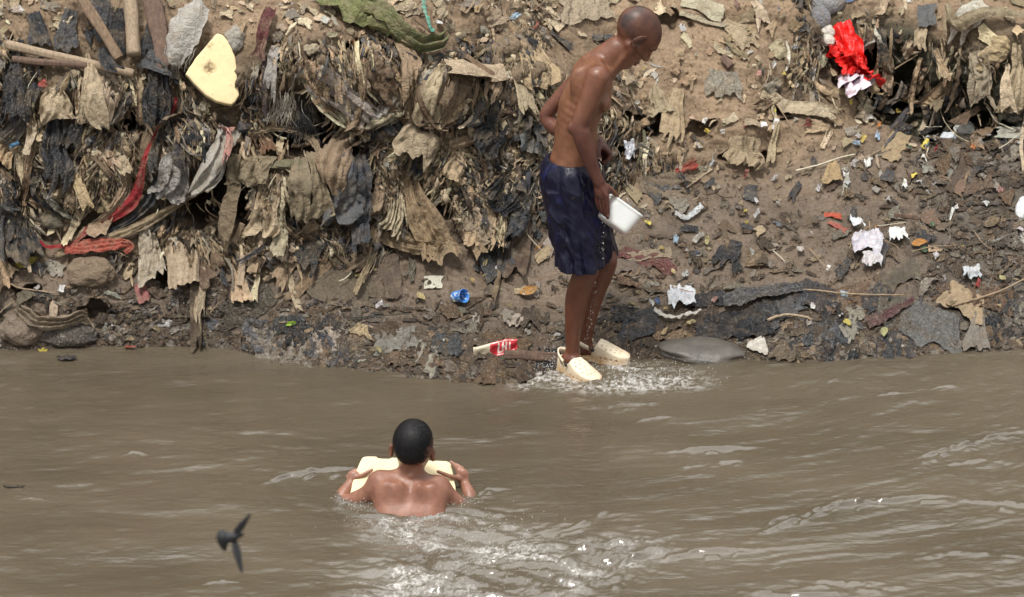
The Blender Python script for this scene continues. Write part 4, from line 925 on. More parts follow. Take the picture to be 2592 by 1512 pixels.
# --- upper left: timber, sack, foam wedge
beam('wooden_beam', (166,-12), (303,168), 26, 'wood', 'thin wooden beam slanting down from the top left corner towards a dark hole', 'beam', d0=.16, d1=.07, seed=3)
beam('wooden_post', (322,-15), (352,155), 37, 'wood_pale', 'round debarked wooden post between the slanting beam and the wide plank', 'post', rnd=1, d0=.14, d1=.08, thick=1, seed=5)
beam('wooden_plank', (362,-15), (424,170), 44, 'wood_dark', 'wide reddish brown plank standing just left of the white sack', 'plank', d0=.17, d1=.09, thick=.45, seed=7)
beam('split_log', (20,128), (345,196), 24, 'wood_pale', 'long pale split log lying level under the three timbers at upper left', 'log', rnd=1, d0=.05, d1=.07, thick=.8, seed=9)
beam('split_log', (40,160), (230,186), 18, 'wood_dark', 'darker split log right beneath the long pale log', 'log', rnd=1, d0=.05, d1=.05, seed=11)
lm('the slanting wooden beam', 240, 90); lm('the round wooden post', 338, 70); lm('the wide brown plank', 400, 90); lm('the long pale log', 150, 160)
fr = (SP(545,180)+SN(545,180)*.05, *[None]*3); ey = nrm(np.array([.02, .42, .90])); ex = nrm(np.array([1, .10, -.05])); ez = np.cross(ex, ey); fr = (fr[0], ex, ey, ez)
S = slab('wedge', px_poly([(548,87),(562,92),(574,106),(586,128),(595,150),(598,180),(601,205),(604,228),(607,246),(597,262),(588,269),(570,266),(548,260),(520,243),(495,218),(470,190),(482,168),(497,146),(522,116)], fr), fr, .055, None, .0035, 8)
for (dx, dy, r) in ((.005,-.004,.020),(.014,-.012,.013),(-.010,-.006,.012),(.004,.010,.012)): S.ell([dx, dy, -.0275], (r, r*1.2, .008), None, .003, 'cut'); S.ell([dx, dy, .0275], (r, r*1.2, .008), None, .003, 'cut')
V, FF = S.mesh()
def mat_wedge():
    m, nt, b = newmat('stained_yellow_foam'); n = tex_noise(nt, 6, 6, .65); n2 = tex_noise(nt, 60, 5, .7); at = N(nt, 'ShaderNodeAttribute', attribute_name='Col')
    c = mix(nt, ramp(nt, n, .52, .72, (0,0,0,1), (.5,.5,.5,1)), (.80, .66, .38), (.52, .38, .19)); c = mix(nt, ramp(nt, n2, .62, .70), c, (.45,.33,.17)); c = mix(nt, at.outputs['Fac'], c, (.22, .15, .075))
    nt.links.new(c, b.inputs['Base Color']); b.inputs['Roughness'].default_value = .85; bump(nt, b, n2, .35, .004); return m
M['wedge'] = mat_wedge(); dirt = np.exp(-(((V[:, 0]-.004)/.024)**2+((V[:, 1]+.002)/.026)**2)**1.5)*(.35+.65*np.clip(.5+1.6*noise(V[:, 0]*160, V[:, 1]*160, 0, 2), 0, 1))
dirt = np.maximum(dirt, .8*np.exp(-(((V[:, 0]-.0)/.02)**2+((V[:, 1]-.095)/.014)**2))*np.clip(.5+noise(V[:, 0]*90, V[:, 1]*90, 0, 3), 0, 1))
wedge = rebase(mesh_np('foam_wedge', place(V, fr), FF, M['wedge'], None, True, np.stack([dirt]*3, 1))); tag(wedge, 'large yellow foam wedge with a dirty round dent stuck in the left bank', 'foam')
lm('the yellow foam wedge', 545, 180)
path_sheet('woven_sack', [(515,45),(500,70),(482,100),(466,132),(452,160)], [46,66,64,50,36], (.44,.42,.39), .0, 'white woven sack scrap fraying at its lower end, leaning on the foam wedge', 'sack', pleats=1.0, amp=.012, lift=.08, crumple=.003, m=16)
lm('the white woven sack', 485, 100)
# red strip, its loops and the salmon bundle
path_sheet('red_strip', [(450,243),(446,268),(436,292),(415,315),(398,345),(385,395),(375,425),(352,470),(330,510),(295,548),(250,585),(215,615),(190,636),(150,640),(118,640),(108,622)], [16,18,14,9,11,12,16,30,36,30,20,13,12,13,9,6], 'red', .2, 'long red cloth strip trailing diagonally down the left bank', 'strip', pleats=1.3, amp=.006, lift=.05, n=110, crumple=.004)
lm('the long red strip', 340, 490)
path_sheet('dark_strip', [(440,400),(405,450),(380,500),(352,535),(320,565),(230,625)], [14,26,30,24,14,10], 'charcoal', .3, 'dark grey strip tucked under the long red strip', 'strip', pleats=2, lift=.028, n=60)
path_sheet('salmon_bundle', [(168,652),(205,645),(245,636),(290,628),(318,622),(330,632),(312,650)], [14,26,30,30,22,16,10], (.40,.095,.065), .2, 'salmon red twisted cloth bundle at the lower end of the long red strip', 'cloth', pleats=3, amp=.004, lift=.05, n=60, m=20)
lm('the salmon red bundle', 250, 640)
# bags, sheets and cloths with a place of their own
NAMED = [  # name, px, py, L, W, ang, colour, wet, mat, label, cat, extra
 ('pale_cloth', 585,322,150,110,112,'palegrey',.1,'cloth','big pale grey cloth hanging in folds below the foam wedge','cloth',dict(top=.7,pleats=4,amp=.022,lift=.07,droop=.03)),
 ('pink_cloth', 575,318,80,60,95,'pink',.1,'cloth','faded pink cloth over the right corner of the big pale grey cloth','cloth',dict(top=.8,pleats=2,amp=.02,lift=.10)),
 ('pale_bag', 470,380,110,70,118,(.40,.38,.36),.5,'film','dirty translucent bag hanging from the left end of the pale grey cloth','plastic bag',dict(top=.5,pleats=4,amp=.016,lift=.06)),
 ('black_bag', 35,112,170,62,88,'charcoal',.6,'film','long black plastic bag hanging over the left edge below the pale log','plastic bag',dict(top=.6,pleats=3,amp=.022,lift=.06)),
 ('black_bag', 150,290,165,78,86,'charcoal',.5,'film','torn black bag hanging in tatters below the tan fan shaped rag','plastic bag',dict(top=.5,pleats=4,amp=.022,lift=.06,rag=.4)),
 ('black_bag', 215,285,90,50,110,'black',.6,'film','small black bag draped beside the dark hole under the timbers','plastic bag',dict(top=.4,pleats=3,amp=.02,lift=.06)),
 ('black_bag', 180,38,105,60,95,'slate',.4,'film','dark bag hanging above the pale log, left of the slanting beam','plastic bag',dict(top=.6,pleats=3,amp=.018,lift=.05)),
 ('black_bag', 400,180,120,65,92,'black',.7,'film','glossy black bag hanging right under the foot of the wide plank','plastic bag',dict(top=.7,pleats=4,amp=.02,lift=.09)),
 ('grey_flap', 372,150,85,48,40,'slate',.4,'film','stiff slate grey flap bent over the foot of the wide plank','plastic sheet',dict(top=.9,bot=.5,pleats=1,amp=.01,lift=.11)),
 ('black_bag', 262,130,80,34,68,'charcoal',.5,'film','narrow black scrap hanging over the foot of the slanting beam','plastic bag',dict(top=.5,pleats=2,amp=.014,lift=.10)),
 ('fan_rag', 148,215,75,105,95,'beige',.0,'cloth','beige fan shaped rag gathered at its top below the pale log','rag',dict(top=.12,pleats=6,amp=.012,lift=.05,curve=-.1)),
 ('twisted_rag', 228,145,130,44,80,'beige',.0,'cloth','beige rag knotted over the pale log with two loose tails','rag',dict(top=.3,pleats=3,amp=.014,lift=.09,splay=.4)),
 ('maroon_cloth', 688,35,130,66,98,'maroon',.0,'cloth','dark maroon cloth hanging right of the foam wedge','cloth',dict(top=.35,bot=.8,pleats=2,amp=.02,lift=.08)),
 ('maroon_tail', 675,150,115,26,90,(.05,.035,.04),.2,'cloth','thin dark tail hanging below the maroon cloth','rag',dict(top=.8,bot=.6,pleats=1.5,amp=.012,lift=.07)),
 ('denim_cloth', 875,405,150,95,100,'slate',.4,'cloth','dark blue grey trouser cloth hanging at the middle of the cliff','cloth',dict(top=.5,bot=1,pleats=2.5,amp=.022,lift=.07,rag=.15)),
 ('dark_sleeve', 893,410,235,40,89,(.045,.05,.062),.5,'cloth','narrow dark sleeve hanging beside the blue grey trouser cloth','cloth',dict(top=.8,bot=.95,pleats=1.5,amp=.016,lift=.09,rag=.08)),
 ('tan_drape', 1010,430,270,95,66,(.33,.24,.145),.1,'cloth','big tan drape sliding from the cliff down onto the mud','cloth',dict(top=.35,bot=1.1,pleats=3.5,amp=.022,lift=.045,curve=.05,rag=.1)),
 ('tan_hem', 930,590,170,62,18,(.30,.22,.135),.2,'cloth','tan hem of cloth curling along the foot of the cliff','cloth',dict(top=.5,bot=.9,pleats=2,amp=.016,lift=.05)),
 ('brown_cloth', 985,650,110,50,82,(.105,.075,.055),.6,'cloth','muddy brown trouser leg sticking out under the tan drape','cloth',dict(top=1,bot=.9,pleats=1,amp=.018,lift=.03,rag=.05)),
 ('muddy_sheet', 770,680,190,120,30,(.125,.098,.066),.7,'cloth','muddy olive sheet plastered on the slope above the water line','cloth',dict(top=.8,bot=.8,pleats=3,amp=.012,lift=.012)),
 ('muddy_sheet', 690,740,150,80,150,(.10,.085,.065),.9,'film','muddy grey sheet half buried left of the muddy olive sheet','plastic sheet',dict(top=.8,bot=.9,pleats=3,amp=.010,lift=.01)),
 ('khaki_cloth', 640,400,60,110,92,(.25,.205,.135),.0,'cloth','khaki cloth folded over the ledge right of the pale grey cloth','cloth',dict(top=.9,pleats=3,amp=.016,lift=.05)),
 ('khaki_strip', 606,395,245,40,97,(.20,.155,.10),.1,'cloth','tall flat khaki strip standing beside the second dark hole','strip',dict(top=.9,bot=.8,pleats=1,amp=.006,lift=.09,rag=.1)),
 ('khaki_cloth', 800,400,125,50,92,(.28,.23,.15),.0,'cloth','khaki trouser leg hanging left of the blue grey trouser cloth','cloth',dict(top=.9,pleats=1,amp=.014,lift=.07,rag=.06)),
 ('khaki_cloth', 762,410,118,44,93,(.235,.195,.13),.0,'cloth','second khaki trouser leg hanging beside a matching one','cloth',dict(top=.8,pleats=1.4,amp=.014,lift=.06,rag=.06)),
 ('brown_drape', 880,350,120,70,118,(.31,.225,.15),.0,'cloth','brown drape running down the middle ledge above the blue grey trousers','cloth',dict(top=.4,pleats=3,amp=.016,lift=.06)),
 ('long_rag', 925,170,210,36,104,(.27,.19,.12),.0,'cloth','long light brown rag hanging across the dark hollow in the cliff','rag',dict(top=.6,bot=1,pleats=2.5,amp=.016,lift=.11,curve=.06)),
 ('loop_cloth', 985,90,115,46,76,(.36,.26,.17),.0,'cloth','looped light brown cloth below the green canvas','cloth',dict(top=.5,pleats=2.5,amp=.02,lift=.07)),
 ('russet_cloth', 672,325,72,46,78,(.20,.11,.065),.0,'cloth','russet pleated cloth standing in the mouth of the dark hollow','cloth',dict(top=.5,pleats=4,amp=.014,lift=.02)),
 ('stiff_strip', 838,355,50,52,-5,(.29,.24,.20),.0,'cloth','stiff grey brown flap lying on the middle ledge','rag',dict(top=.7,pleats=1,amp=.006,lift=.05)),
 ('paper_scrap', 1098,702,32,44,92,(.62,.60,.50),.1,'cloth','printed multicoloured paper square lying on the mud above the blue cup','paper',dict(top=1,bot=1,pleats=.6,amp=.004,lift=.012,rag=.05,crumple=.003)),
 ('newsprint', 1930,862,44,60,110,(.60,.58,.54),.2,'cloth','torn newsprint flap standing in the water beside the smooth grey mound','paper',dict(top=.15,bot=1,pleats=1,amp=.008,lift=.05,rag=.1)),
 ('grey_sheet', 1000,845,55,130,80,(.26,.25,.22),.6,'film','crinkled grey plastic sheet on the mud right beside the water','plastic sheet',dict(top=.8,pleats=5,amp=.010,lift=.02)),
 ('black_sheet', 1850,790,75,190,84,'black',.9,'film','wet black plastic sheet draped over the smooth grey mound','plastic sheet',dict(top=.8,pleats=7,amp=.020,lift=.035,crumple=.018)),
 ('black_sheet', 1960,770,60,150,60,'slate',.9,'film','wet slate plastic sheet just right of the black sheet','plastic sheet',dict(top=.8,pleats=4,amp=.014,lift=.02)),
 ('black_sheet', 1610,790,60,120,75,'charcoal',.9,'film','wet black sheet lying right behind the pale clogs','plastic sheet',dict(top=.8,pleats=5,amp=.014,lift=.02,crumple=.014)),
 ('slate_sheet', 2375,790,95,170,108,(.16,.16,.155),.9,'film','broad grey wrinkled sheet hanging to the water at lower right','plastic sheet',dict(top=.8,bot=1.0,pleats=6,amp=.016,lift=.03)),
 ('hanging_cloth', 2478,775,118,70,96,(.19,.17,.145),.6,'cloth','grey brown cloth hanging straight into the water at lower right','cloth',dict(top=.25,pleats=3,amp=.018,lift=.06,rag=.1)),
 ('straw_cloth', 2450,735,75,140,110,(.36,.27,.17),.2,'cloth','pale straw coloured cloth heap above the cloth hanging into the water','cloth',dict(top=.6,pleats=6,amp=.018,lift=.05)),
 ('brown_trousers', 2260,690,50,120,70,(.085,.07,.05),.6,'cloth','crumpled dark brown garment on the right mud flat','cloth',dict(top=.8,pleats=4,amp=.018,lift=.02)),
 ('maroon_sheet', 1640,640,40,150,100,(.16,.06,.055),.6,'film','long maroon plastic sheet on the mud right of the standing man\'s knees','plastic sheet',dict(top=.8,pleats=2,amp=.008,lift=.015)),
 ('long_drape', 1700,640,110,30,170,(.27,.215,.15),.4,'cloth','pale edge of cloth lying along the maroon plastic sheet','cloth',dict(top=.8,pleats=2,amp=.010,lift=.025)),
 ('brown_roll', 1590,668,30,100,84,(.12,.09,.075),.6,'cloth','dark brown rolled cloth beside the standing man\'s calves','cloth',dict(top=.8,pleats=2,amp=.018,lift=.025)),
 ('grey_film', 1660,455,60,80,60,'slate',.3,'film','crumpled grey plastic sheet above the white tub','plastic sheet',dict(top=.8,pleats=3,amp=.014,lift=.02)),
 ('dark_film', 1500,90,110,46,20,'slate',.1,'film','dark grey plastic rag on the dry slope behind the man\'s neck','plastic sheet',dict(top=.4,pleats=3,amp=.016,lift=.02,crumple=.016)),
 ('dark_film', 1385,92,70,22,30,'charcoal',.1,'film','small dark strip left of the grey plastic rag behind the man\'s neck','plastic sheet',dict(top=.5,pleats=1.5,amp=.008,lift=.015)),
 ('pale_pile', 1480,0,60,150,85,(.40,.33,.24),.0,'cloth','heap of pale leathery scraps at the top edge above the man','cloth',dict(top=.8,pleats=6,amp=.02,lift=.03)),
 ('pale_strip', 1725,3,110,36,16,(.50,.46,.34),.0,'cloth','broad pale strip lying near the top edge right of the man\'s head','strip',dict(top=.8,pleats=1,amp=.008,lift=.03,rag=.06)),
 ('pale_strip', 1718,42,110,18,8,(.42,.37,.27),.0,'cloth','thin pale strip just below the broad pale strip','strip',dict(top=.6,pleats=1,amp=.008,lift=.03)),
 ('fold_rag', 1835,45,100,70,48,(.42,.34,.23),.0,'cloth','pleated pale rag on the dry slope below the broad pale strip','rag',dict(top=.3,pleats=4,amp=.012,lift=.02)),
 ('clear_sheet', 1830,185,65,95,95,(.36,.33,.27),.0,'film','crinkled translucent sheet on the dry slope under the small brick','plastic sheet',dict(top=.7,pleats=5,amp=.012,lift=.02)),
 ('long_plate', 1925,238,190,42,24,(.48,.40,.28),.0,'cloth','long cream crusted sheet jutting from the right slope','sheet',dict(top=.5,bot=1,pleats=1.2,amp=.010,lift=.05,rag=.12)),
 ('hanging_strip', 1958,265,150,20,98,(.45,.37,.24),.0,'cloth','narrow cream strip hanging below the long cream sheet','strip',dict(top=.6,pleats=1,amp=.010,lift=.04,curve=-.05)),
 ('pleated_rag', 1655,225,80,58,72,(.40,.33,.22),.0,'cloth','pleated beige rag right of the standing man\'s chest','rag',dict(top=.3,pleats=6,amp=.012,lift=.04,rag=.08)),
 ('beige_clump', 1710,230,120,60,96,(.44,.34,.22),.0,'cloth','ragged beige clump hanging next to the pleated beige rag','rag',dict(top=.5,pleats=4,amp=.016,lift=.04,rag=.4)),
 ('beige_clump', 1880,355,75,110,95,(.38,.30,.20),.0,'cloth','bunched beige rag under the long cream sheet','rag',dict(top=.6,pleats=6,amp=.02,lift=.05)),
 ('rolled_rag', 1620,470,110,60,10,(.17,.13,.09),.4,'cloth','folded brown cloth on the mud right above the white tub','cloth',dict(top=.8,pleats=3,amp=.014,lift=.02)),
 ('grey_slab_cloth', 2350,18,62,52,80,(.125,.13,.135),.1,'cloth','dark grey pad hanging on the far mound near the top right','cloth',dict(top=.85,bot=1,pleats=.8,amp=.010,lift=.05,rag=.05)),
 ('beige_rag', 2338,72,52,44,96,(.46,.37,.25),.0,'cloth','beige rag hanging below the dark grey pad','rag',dict(top=.5,pleats=3,amp=.010,lift=.04)),
 ('rope_cloth', 2402,40,70,16,84,(.40,.32,.21),.0,'cloth','short beige strip hanging right of the dark grey pad','strip',dict(top=.6,pleats=1,amp=.008,lift=.04)),
 ('hanging_rag', 2578,115,195,44,98,(.47,.38,.25),.0,'cloth','long beige rag hanging at the right edge of the far mound','rag',dict(top=.5,pleats=2.5,amp=.016,lift=.05)),
 ('root_rag', 2480,130,110,60,80,(.40,.34,.25),.0,'cloth','knotted pale rag with loose threads on the far mound','rag',dict(top=.6,pleats=5,amp=.018,lift=.05,rag=.5)),
 ('brown_sheet', 2240,365,50,90,30,(.36,.27,.16),.1,'cloth','crinkled light brown sheet at the mouth of the gully','sheet',dict(top=.7,pleats=5,amp=.012,lift=.02)),
 ('tan_peak', 2105,415,58,52,92,(.40,.29,.16),.0,'cloth','small tan crumpled peak on the mud beside the white rod','rag',dict(top=.2,pleats=3,amp=.02,lift=.07)),
 ('red_rag', 1712,445,52,26,-25,(.38,.035,.03),.1,'cloth','small red rag on the mud above the white tub','rag',dict(top=.5,pleats=1.4,amp=.008,lift=.02)),
 ('red_cord_rag', 2085,552,44,18,10,(.50,.07,.03),.2,'cloth','bright orange red ribbon on the right mud flat','ribbon',dict(top=.9,pleats=1,amp=.010,lift=.02)),
 ('red_cord_rag', 2095,575,60,16,35,(.36,.09,.07),.4,'cloth','faded red scrap just below the orange red ribbon','rag',dict(top=.6,pleats=1,amp=.008,lift=.015)),
 ('black_bag', 255,-5,110,60,92,'charcoal',.4,'film','black plastic hanging behind the slanting beam at the very top','plastic bag',dict(top=.8,pleats=3,amp=.018,lift=.02)),
 ('black_bag', 296,30,110,48,88,'black',.4,'film','black plastic sheet filling the gap between beam and round post','plastic bag',dict(top=.8,pleats=3,amp=.018,lift=.02)),
 ('black_bag', 395,20,120,56,95,'charcoal',.4,'film','dark plastic sheet hanging between round post and wide plank','plastic bag',dict(top=.8,pleats=3,amp=.016,lift=.01)),
 ('black_bag', 90,40,80,60,80,'charcoal',.3,'film','dark plastic rag on the soil above the long pale log','plastic bag',dict(top=.5,pleats=3,amp=.016,lift=.02)),
 ('red_sheet', 1790,872,-40,16,0,(.4,.03,.03),.5,'film',None,None,{}),
]
for (nm, a, b, L, Wd, an, cl_, wt, mt, lb, ct, ex_) in NAMED:
    if lb is None: continue
    sheet(nm, a, b, L, Wd, an, cl_, wt, None, mt, lb, ct, **ex_)
lm('the big pale grey cloth', 540, 385); lm('the left edge black bag', 35, 200); lm('the fan shaped rag', 148, 260); lm('the maroon cloth', 688, 95); lm('the blue grey trouser cloth', 875, 480)
lm('the tan drape', 1060, 580); lm('the muddy olive sheet', 840, 730); lm('the tall khaki strip', 600, 500); lm('the long cream sheet', 2010, 280); lm('the pleated beige rag', 1665, 270)
lm('the dark grey pad', 2350, 50); lm('the maroon plastic sheet', 1680, 650); lm('the wet black sheet', 1850, 830); lm('the cloth hanging into the water', 2470, 840); lm('the dark brown garment', 2270, 710)
lm('the standing man', 1450, 500); lm('the pale clogs', 1480, 925); lm('the white tub', 1600, 550); lm('the crinkled grey sheet', 1000, 870); lm('the tan crumpled peak', 2105, 440)
# green canvas at the top
path_sheet('green_canvas', [(870,-30),(890,20),(935,60),(975,100)], [180,140,80,50], (.19,.21,.085), .0, 'green canvas cloth lying over the top of the middle bank', 'canvas', pleats=4, amp=.02, lift=.04, crumple=.010, m=30)
path_sheet('canvas_tail', [(925,40),(960,80),(1000,115),(1040,132),(1085,128),(1108,108)], [60,50,44,40,44,20], (.16,.17,.08), .0, 'narrow tail of green canvas curling below the canvas cloth', 'canvas', pleats=2, amp=.02, lift=.05, m=16)
lm('the green canvas', 930, 60)
# red and white bags in the gully
def bags(name, parts, col, wet, mat, label, cat):
    Vs, Fs, n0 = [], [], 0
    for i, (px, py, rx, ry, rz, an) in enumerate(parts):
        o = lump('t', px, py, rx, ry, rz, col, wet, mat, None, None, seed=i*3.1+px*.1, amp=.26, freq=5, ang=an, lift=.6, n=50)
        n = len(o.data.vertices); a = np.empty(n*3, np.float32); o.data.vertices.foreach_get('co', a); Vs.append(a.reshape(-1, 3))
        f = np.empty(len(o.data.polygons)*4, np.int32); o.data.polygons.foreach_get('vertices', f); Fs.append(f.reshape(-1, 4)+n0); n0 += n
        me = o.data; bpy.data.objects.remove(o); bpy.data.meshes.remove(me)
    o = mesh_np(name, np.concatenate(Vs), np.concatenate(Fs), M[mat]); o.color = (*col, wet); rebase(o); return tag(o, label, cat)
def mat_bag(nm, rough, trans):
    m, nt, b = newmat(nm); oi = N(nt, 'ShaderNodeObjectInfo'); geo = N(nt, 'ShaderNodeNewGeometry'); n2 = tex_noise(nt, 22, 5, .6, geo.outputs['Position']); n3 = tex_noise(nt, 60, 4, .6, geo.outputs['Position'])
    nt.links.new(oi.outputs['Color'], b.inputs['Base Color']); b.inputs['Roughness'].default_value = rough; b.inputs['Transmission Weight'].default_value = trans
    b.inputs['Subsurface Weight'].default_value = .2; b.inputs['Subsurface Scale'].default_value = .03
    p = bump(nt, b, n2, .8, .02); bump(nt, b, n3, .5, .006, p); return m
M['bag'] = mat_bag('thin_bag_plastic', .22, 0)
def film_bag(name, parts, col, label):
    Vs, Fs, n0 = [], [], 0
    for i, (px, py, L, Wd, an, lf, am) in enumerate(parts):
        ns, nt_ = 36, 34; P3 = sheet_pts(px, py, L, Wd, an, 3.3*i+px*.01, top=.55, bot=1., ns=ns, nt_=nt_, pleats=2.2, amp=am, lift=lf, rag=.12, crumple=.016, flat=1., curve=.05)
        q = P3.reshape(-1, 3); q = q-FWD*0; k = np.abs(noise(q[:, 0]*24, q[:, 1]*24, q[:, 2]*24, 4+i))+.6*np.abs(noise(q[:, 0]*55, q[:, 1]*55, q[:, 2]*55, 5+i)); q = q+np.array([0, -.75, .6])*(.017*k)[:, None]
        Vs.append(q); Fs.append(grid_faces(ns, nt_)+n0); n0 += len(q)
    o = mesh_np(name, np.concatenate(Vs), np.concatenate(Fs), M['bag']); o.color = (*col, .1); rebase(o); return tag(o, label, 'plastic bag')
film_bag('red_bag', [(2118,74,95,100,72,.09,.03),(2082,108,90,90,38,.06,.025),(2150,120,86,84,80,.09,.03),(2168,150,80,56,82,.06,.025),(2100,125,95,100,52,.06,.025)], (.85,.030,.026), 'bright red plastic bag lying in the gully at upper right')
film_bag('white_bag', [(2140,192,44,92,72,.06,.02),(2146,206,54,52,84,.05,.02)], (.78,.66,.72), 'thin pinkish white plastic bag spilling out below the bright red bag')
bags('pale_bag', [(2062,95,20,24,14,10),(2068,112,24,18,14,0)], (.55,.50,.44), .1, 'bag', 'dusty pale bag leaning against the left of the bright red bag', 'plastic bag')
lm('the bright red bag', 2125, 150)
lump('concrete_block', 2075, 10, 62, 40, 30, (.33,.34,.36), .1, 'cloth', 'pale grey concrete lump at the top of the gully', 'concrete', seed=4, amp=.10, freq=4, sharp=.3)
lump('concrete_block', 2050, 60, 30, 34, 24, (.24,.25,.28), .2, 'cloth', 'smaller blue grey concrete lump below the pale one', 'concrete', seed=9, amp=.10, freq=4, sharp=.3)
LUMPS = [('plastic_lump',1720,752,33,24,22,(.74,.76,.80),.3,'bag','white crumpled plastic bag on the mud right of the standing man','plastic bag'),
 ('plastic_lump',2285,512,20,17,14,(.75,.77,.8),.3,'bag','small white bag behind the pale plastic clump on the right mud','plastic bag') if False else ('wad',2164,592,18,12,12,(.78,.80,.82),.3,'bag','white wad of plastic on the right mud flat','plastic wad'),
 ('wad',2268,626,22,14,12,(.80,.80,.78),.3,'cloth','fluffy white wad right of the pale violet plastic clump','plastic wad'),
 ('wad',2190,640,34,20,14,(.62,.60,.66),.5,'bag','pale violet plastic clump in the middle of the right mud flat','plastic wad'),
 ('wad',2205,678,22,12,10,(.60,.58,.58),.5,'bag','small pale wad right below the violet plastic clump','plastic wad'),
 ('wad',2455,702,22,12,10,(.55,.58,.60),.5,'bag','whitish film wad at the right of the mud flat','plastic wad'),
 ('wad',1588,383,14,18,10,(.72,.74,.80),.1,'bag','clean white crumpled paper right of the man\'s waist','paper wad'),
 ('bag',2588,548,22,40,20,(.72,.75,.76),.2,'bag','white bag cut off by the right edge of the view','plastic bag'),
 ('black_wad',2280,345,26,22,18,(.025,.027,.035),.8,'film','black crumpled bag on the gully floor','plastic bag'),
 ('clear_bag',2430,308,32,24,18,(.50,.50,.46),.4,'bag','big clear crumpled bag on the gully floor','plastic bag'),
 ('clear_bag',2400,350,24,14,12,(.42,.45,.48),.4,'bag','thin clear film just below the big clear bag','plastic bag'),
 ('stone',840,510,20,20,16,(.18,.14,.105),.1,'cloth','round brown can end in the cliff left of the trouser cloth','can') if False else ('stone',133,555,36,24,26,(.13,.115,.085),.3,'cloth','rounded mossy stone under the hanging rags at left','stone'),
 ('stone',648,522,22,22,20,(.19,.145,.11),.1,'cloth','round brown stump end sticking out beside the tall khaki strip','stump'),
 ('bundle',790,345,20,14,14,(.15,.14,.09),.1,'cloth','small olive cloth roll in the dark hollow','cloth roll'),
 ('cap',2410,1028,1,1,1,(0,0,0),0,'cloth',None,None),
 ('bundle',735,423,52,11,16,(.16,.15,.09),.1,'cloth','rolled olive cloth under the khaki cloth on the ledge','cloth roll'),
 ('dirt_bundle',60,838,58,40,36,(.20,.155,.115),.7,'cloth','bulging muddy sack corner in the water at lower left','sack'),
 ('dirt_bundle',170,850,75,30,30,(.13,.115,.10),.9,'film','wet grey plastic hump beside the muddy sack in the water','plastic hump'),
 ('bun',230,700,62,36,34,(.21,.155,.105),.3,'cloth','bulging brown cloth ball below the salmon red bundle','cloth ball'),
 ('stone',600,110,26,34,20,(.36,.34,.30),.0,'cloth','dirty white knotted cloth right of the foam wedge top','knot'),
 ('bottle',675,145,1,1,1,(0,0,0),0,'cloth',None,None),
 ('skullcap',790,140,18,14,14,(.36,.31,.22),.0,'cloth','small cream rag ball on the cliff below the canvas','rag ball'),
 ('wad',1218,375,20,22,14,(.50,.45,.36),.0,'bag','pale plastic ball stuck in the cliff left of the man','plastic wad'),
 ('wad',1180,305,1,1,1,(0,0,0),0,'cloth',None,None)]
for q in LUMPS:
    if q[9] is None: continue
    if q[0] in ('wad', 'plastic_lump'):            # crumpled film rather than a solid
        px, py, rx, ry = q[1:5]; ns = 20; P3 = sheet_pts(px, py-ry*1.1, ry*2.3, rx*2.3, 84, px*.17, top=.8, ns=ns, nt_=20, pleats=1.1, amp=.007, lift=.020, rag=.35, crumple=.010, flat=1.); v_ = P3.reshape(-1, 3)
        v_ = v_+np.array([0, -.5, .8])*(.030*np.abs(noise(v_[:, 0]*28, v_[:, 1]*28, v_[:, 2]*28, 3))+.008*np.abs(noise(v_[:, 0]*80, v_[:, 1]*80, v_[:, 2]*80, 5)))[:, None]
        o = mesh_np('crumpled_film', v_, grid_faces(ns, 20), M['bag']); o.color = (*[c_*.74 for c_ in q[6]], .2); rebase(o); tag(o, q[9], q[10]); continue
    lump(*q, seed=q[1]*.13, amp=.16 if q[0] in ('stone','dirt_bundle','bun') else .24, freq=6)
M['slick'] = mat_plain('slick_grey_mud', (.085,.076,.064), .45, 9, .5, .5, .02)
lump('smooth_mound', 1782, 894, 125, 32, 70, (.15,.15,.145), .8, 'slick', 'smooth grey hump of a half sunk bag at the water edge', 'sunken bag', seed=2, amp=.12, freq=5, sharp=.2, lift=-.1, ang=3)
lm('the smooth grey mound', 1785, 885); lm('the white crumpled bag', 1720, 752); lm('the violet plastic clump', 2190, 640); lm('the muddy sack', 90, 845)
path_sheet('twisted_cloth', [(55,795),(75,818),(110,832),(160,826),(205,810),(222,808)], [34,44,40,36,34,28], (.27,.215,.155), .3, 'thick twisted pale brown cloth lying on the muddy sack', 'cloth', pleats=3, amp=.016, lift=.07, m=16)
# blue cup lying on its side
def cup(px, py):
    c = SP(px, py)+SN(px, py)*.030; ax = nrm([.62, -.62, .28]); u = nrm(np.cross(ax, [0, 0, 1.])); v = np.cross(ax, u); n = 28; th = np.linspace(0, 2*math.pi, n, endpoint=False); V = []
    for (d, r) in ((d_*.8, r_*.8) for d_, r_ in ((-.038,.001),(-.038,.026),(-.034,.028),(0,.031),(.036,.034),(.040,.037),(.042,.036),(.040,.033),(.0,.0295),(-.034,.0255),(-.035,.001))):
        V.append(c+ax*d+(r*np.cos(th))[:, None]*u+(r*np.sin(th))[:, None]*v)
    m, nt, b = newmat('blue_printed_plastic'); tc = N(nt, 'ShaderNodeTexCoord'); n1 = tex_noise(nt, 45, 3, .5, None, (1, 1, 3))
    nt.links.new(mix(nt, ramp(nt, n1, .54, .58), (.05, .22, .62), (.62, .70, .78)), b.inputs['Base Color']); b.inputs['Roughness'].default_value = .25
    o = rebase(mesh_np('cup', np.concatenate(V), grid_faces(11, n, True), m)); tag(o, 'small blue and clear plastic cup lying on its side on the mud', 'cup')
cup(1160, 768); lm('the blue cup', 1160, 768)
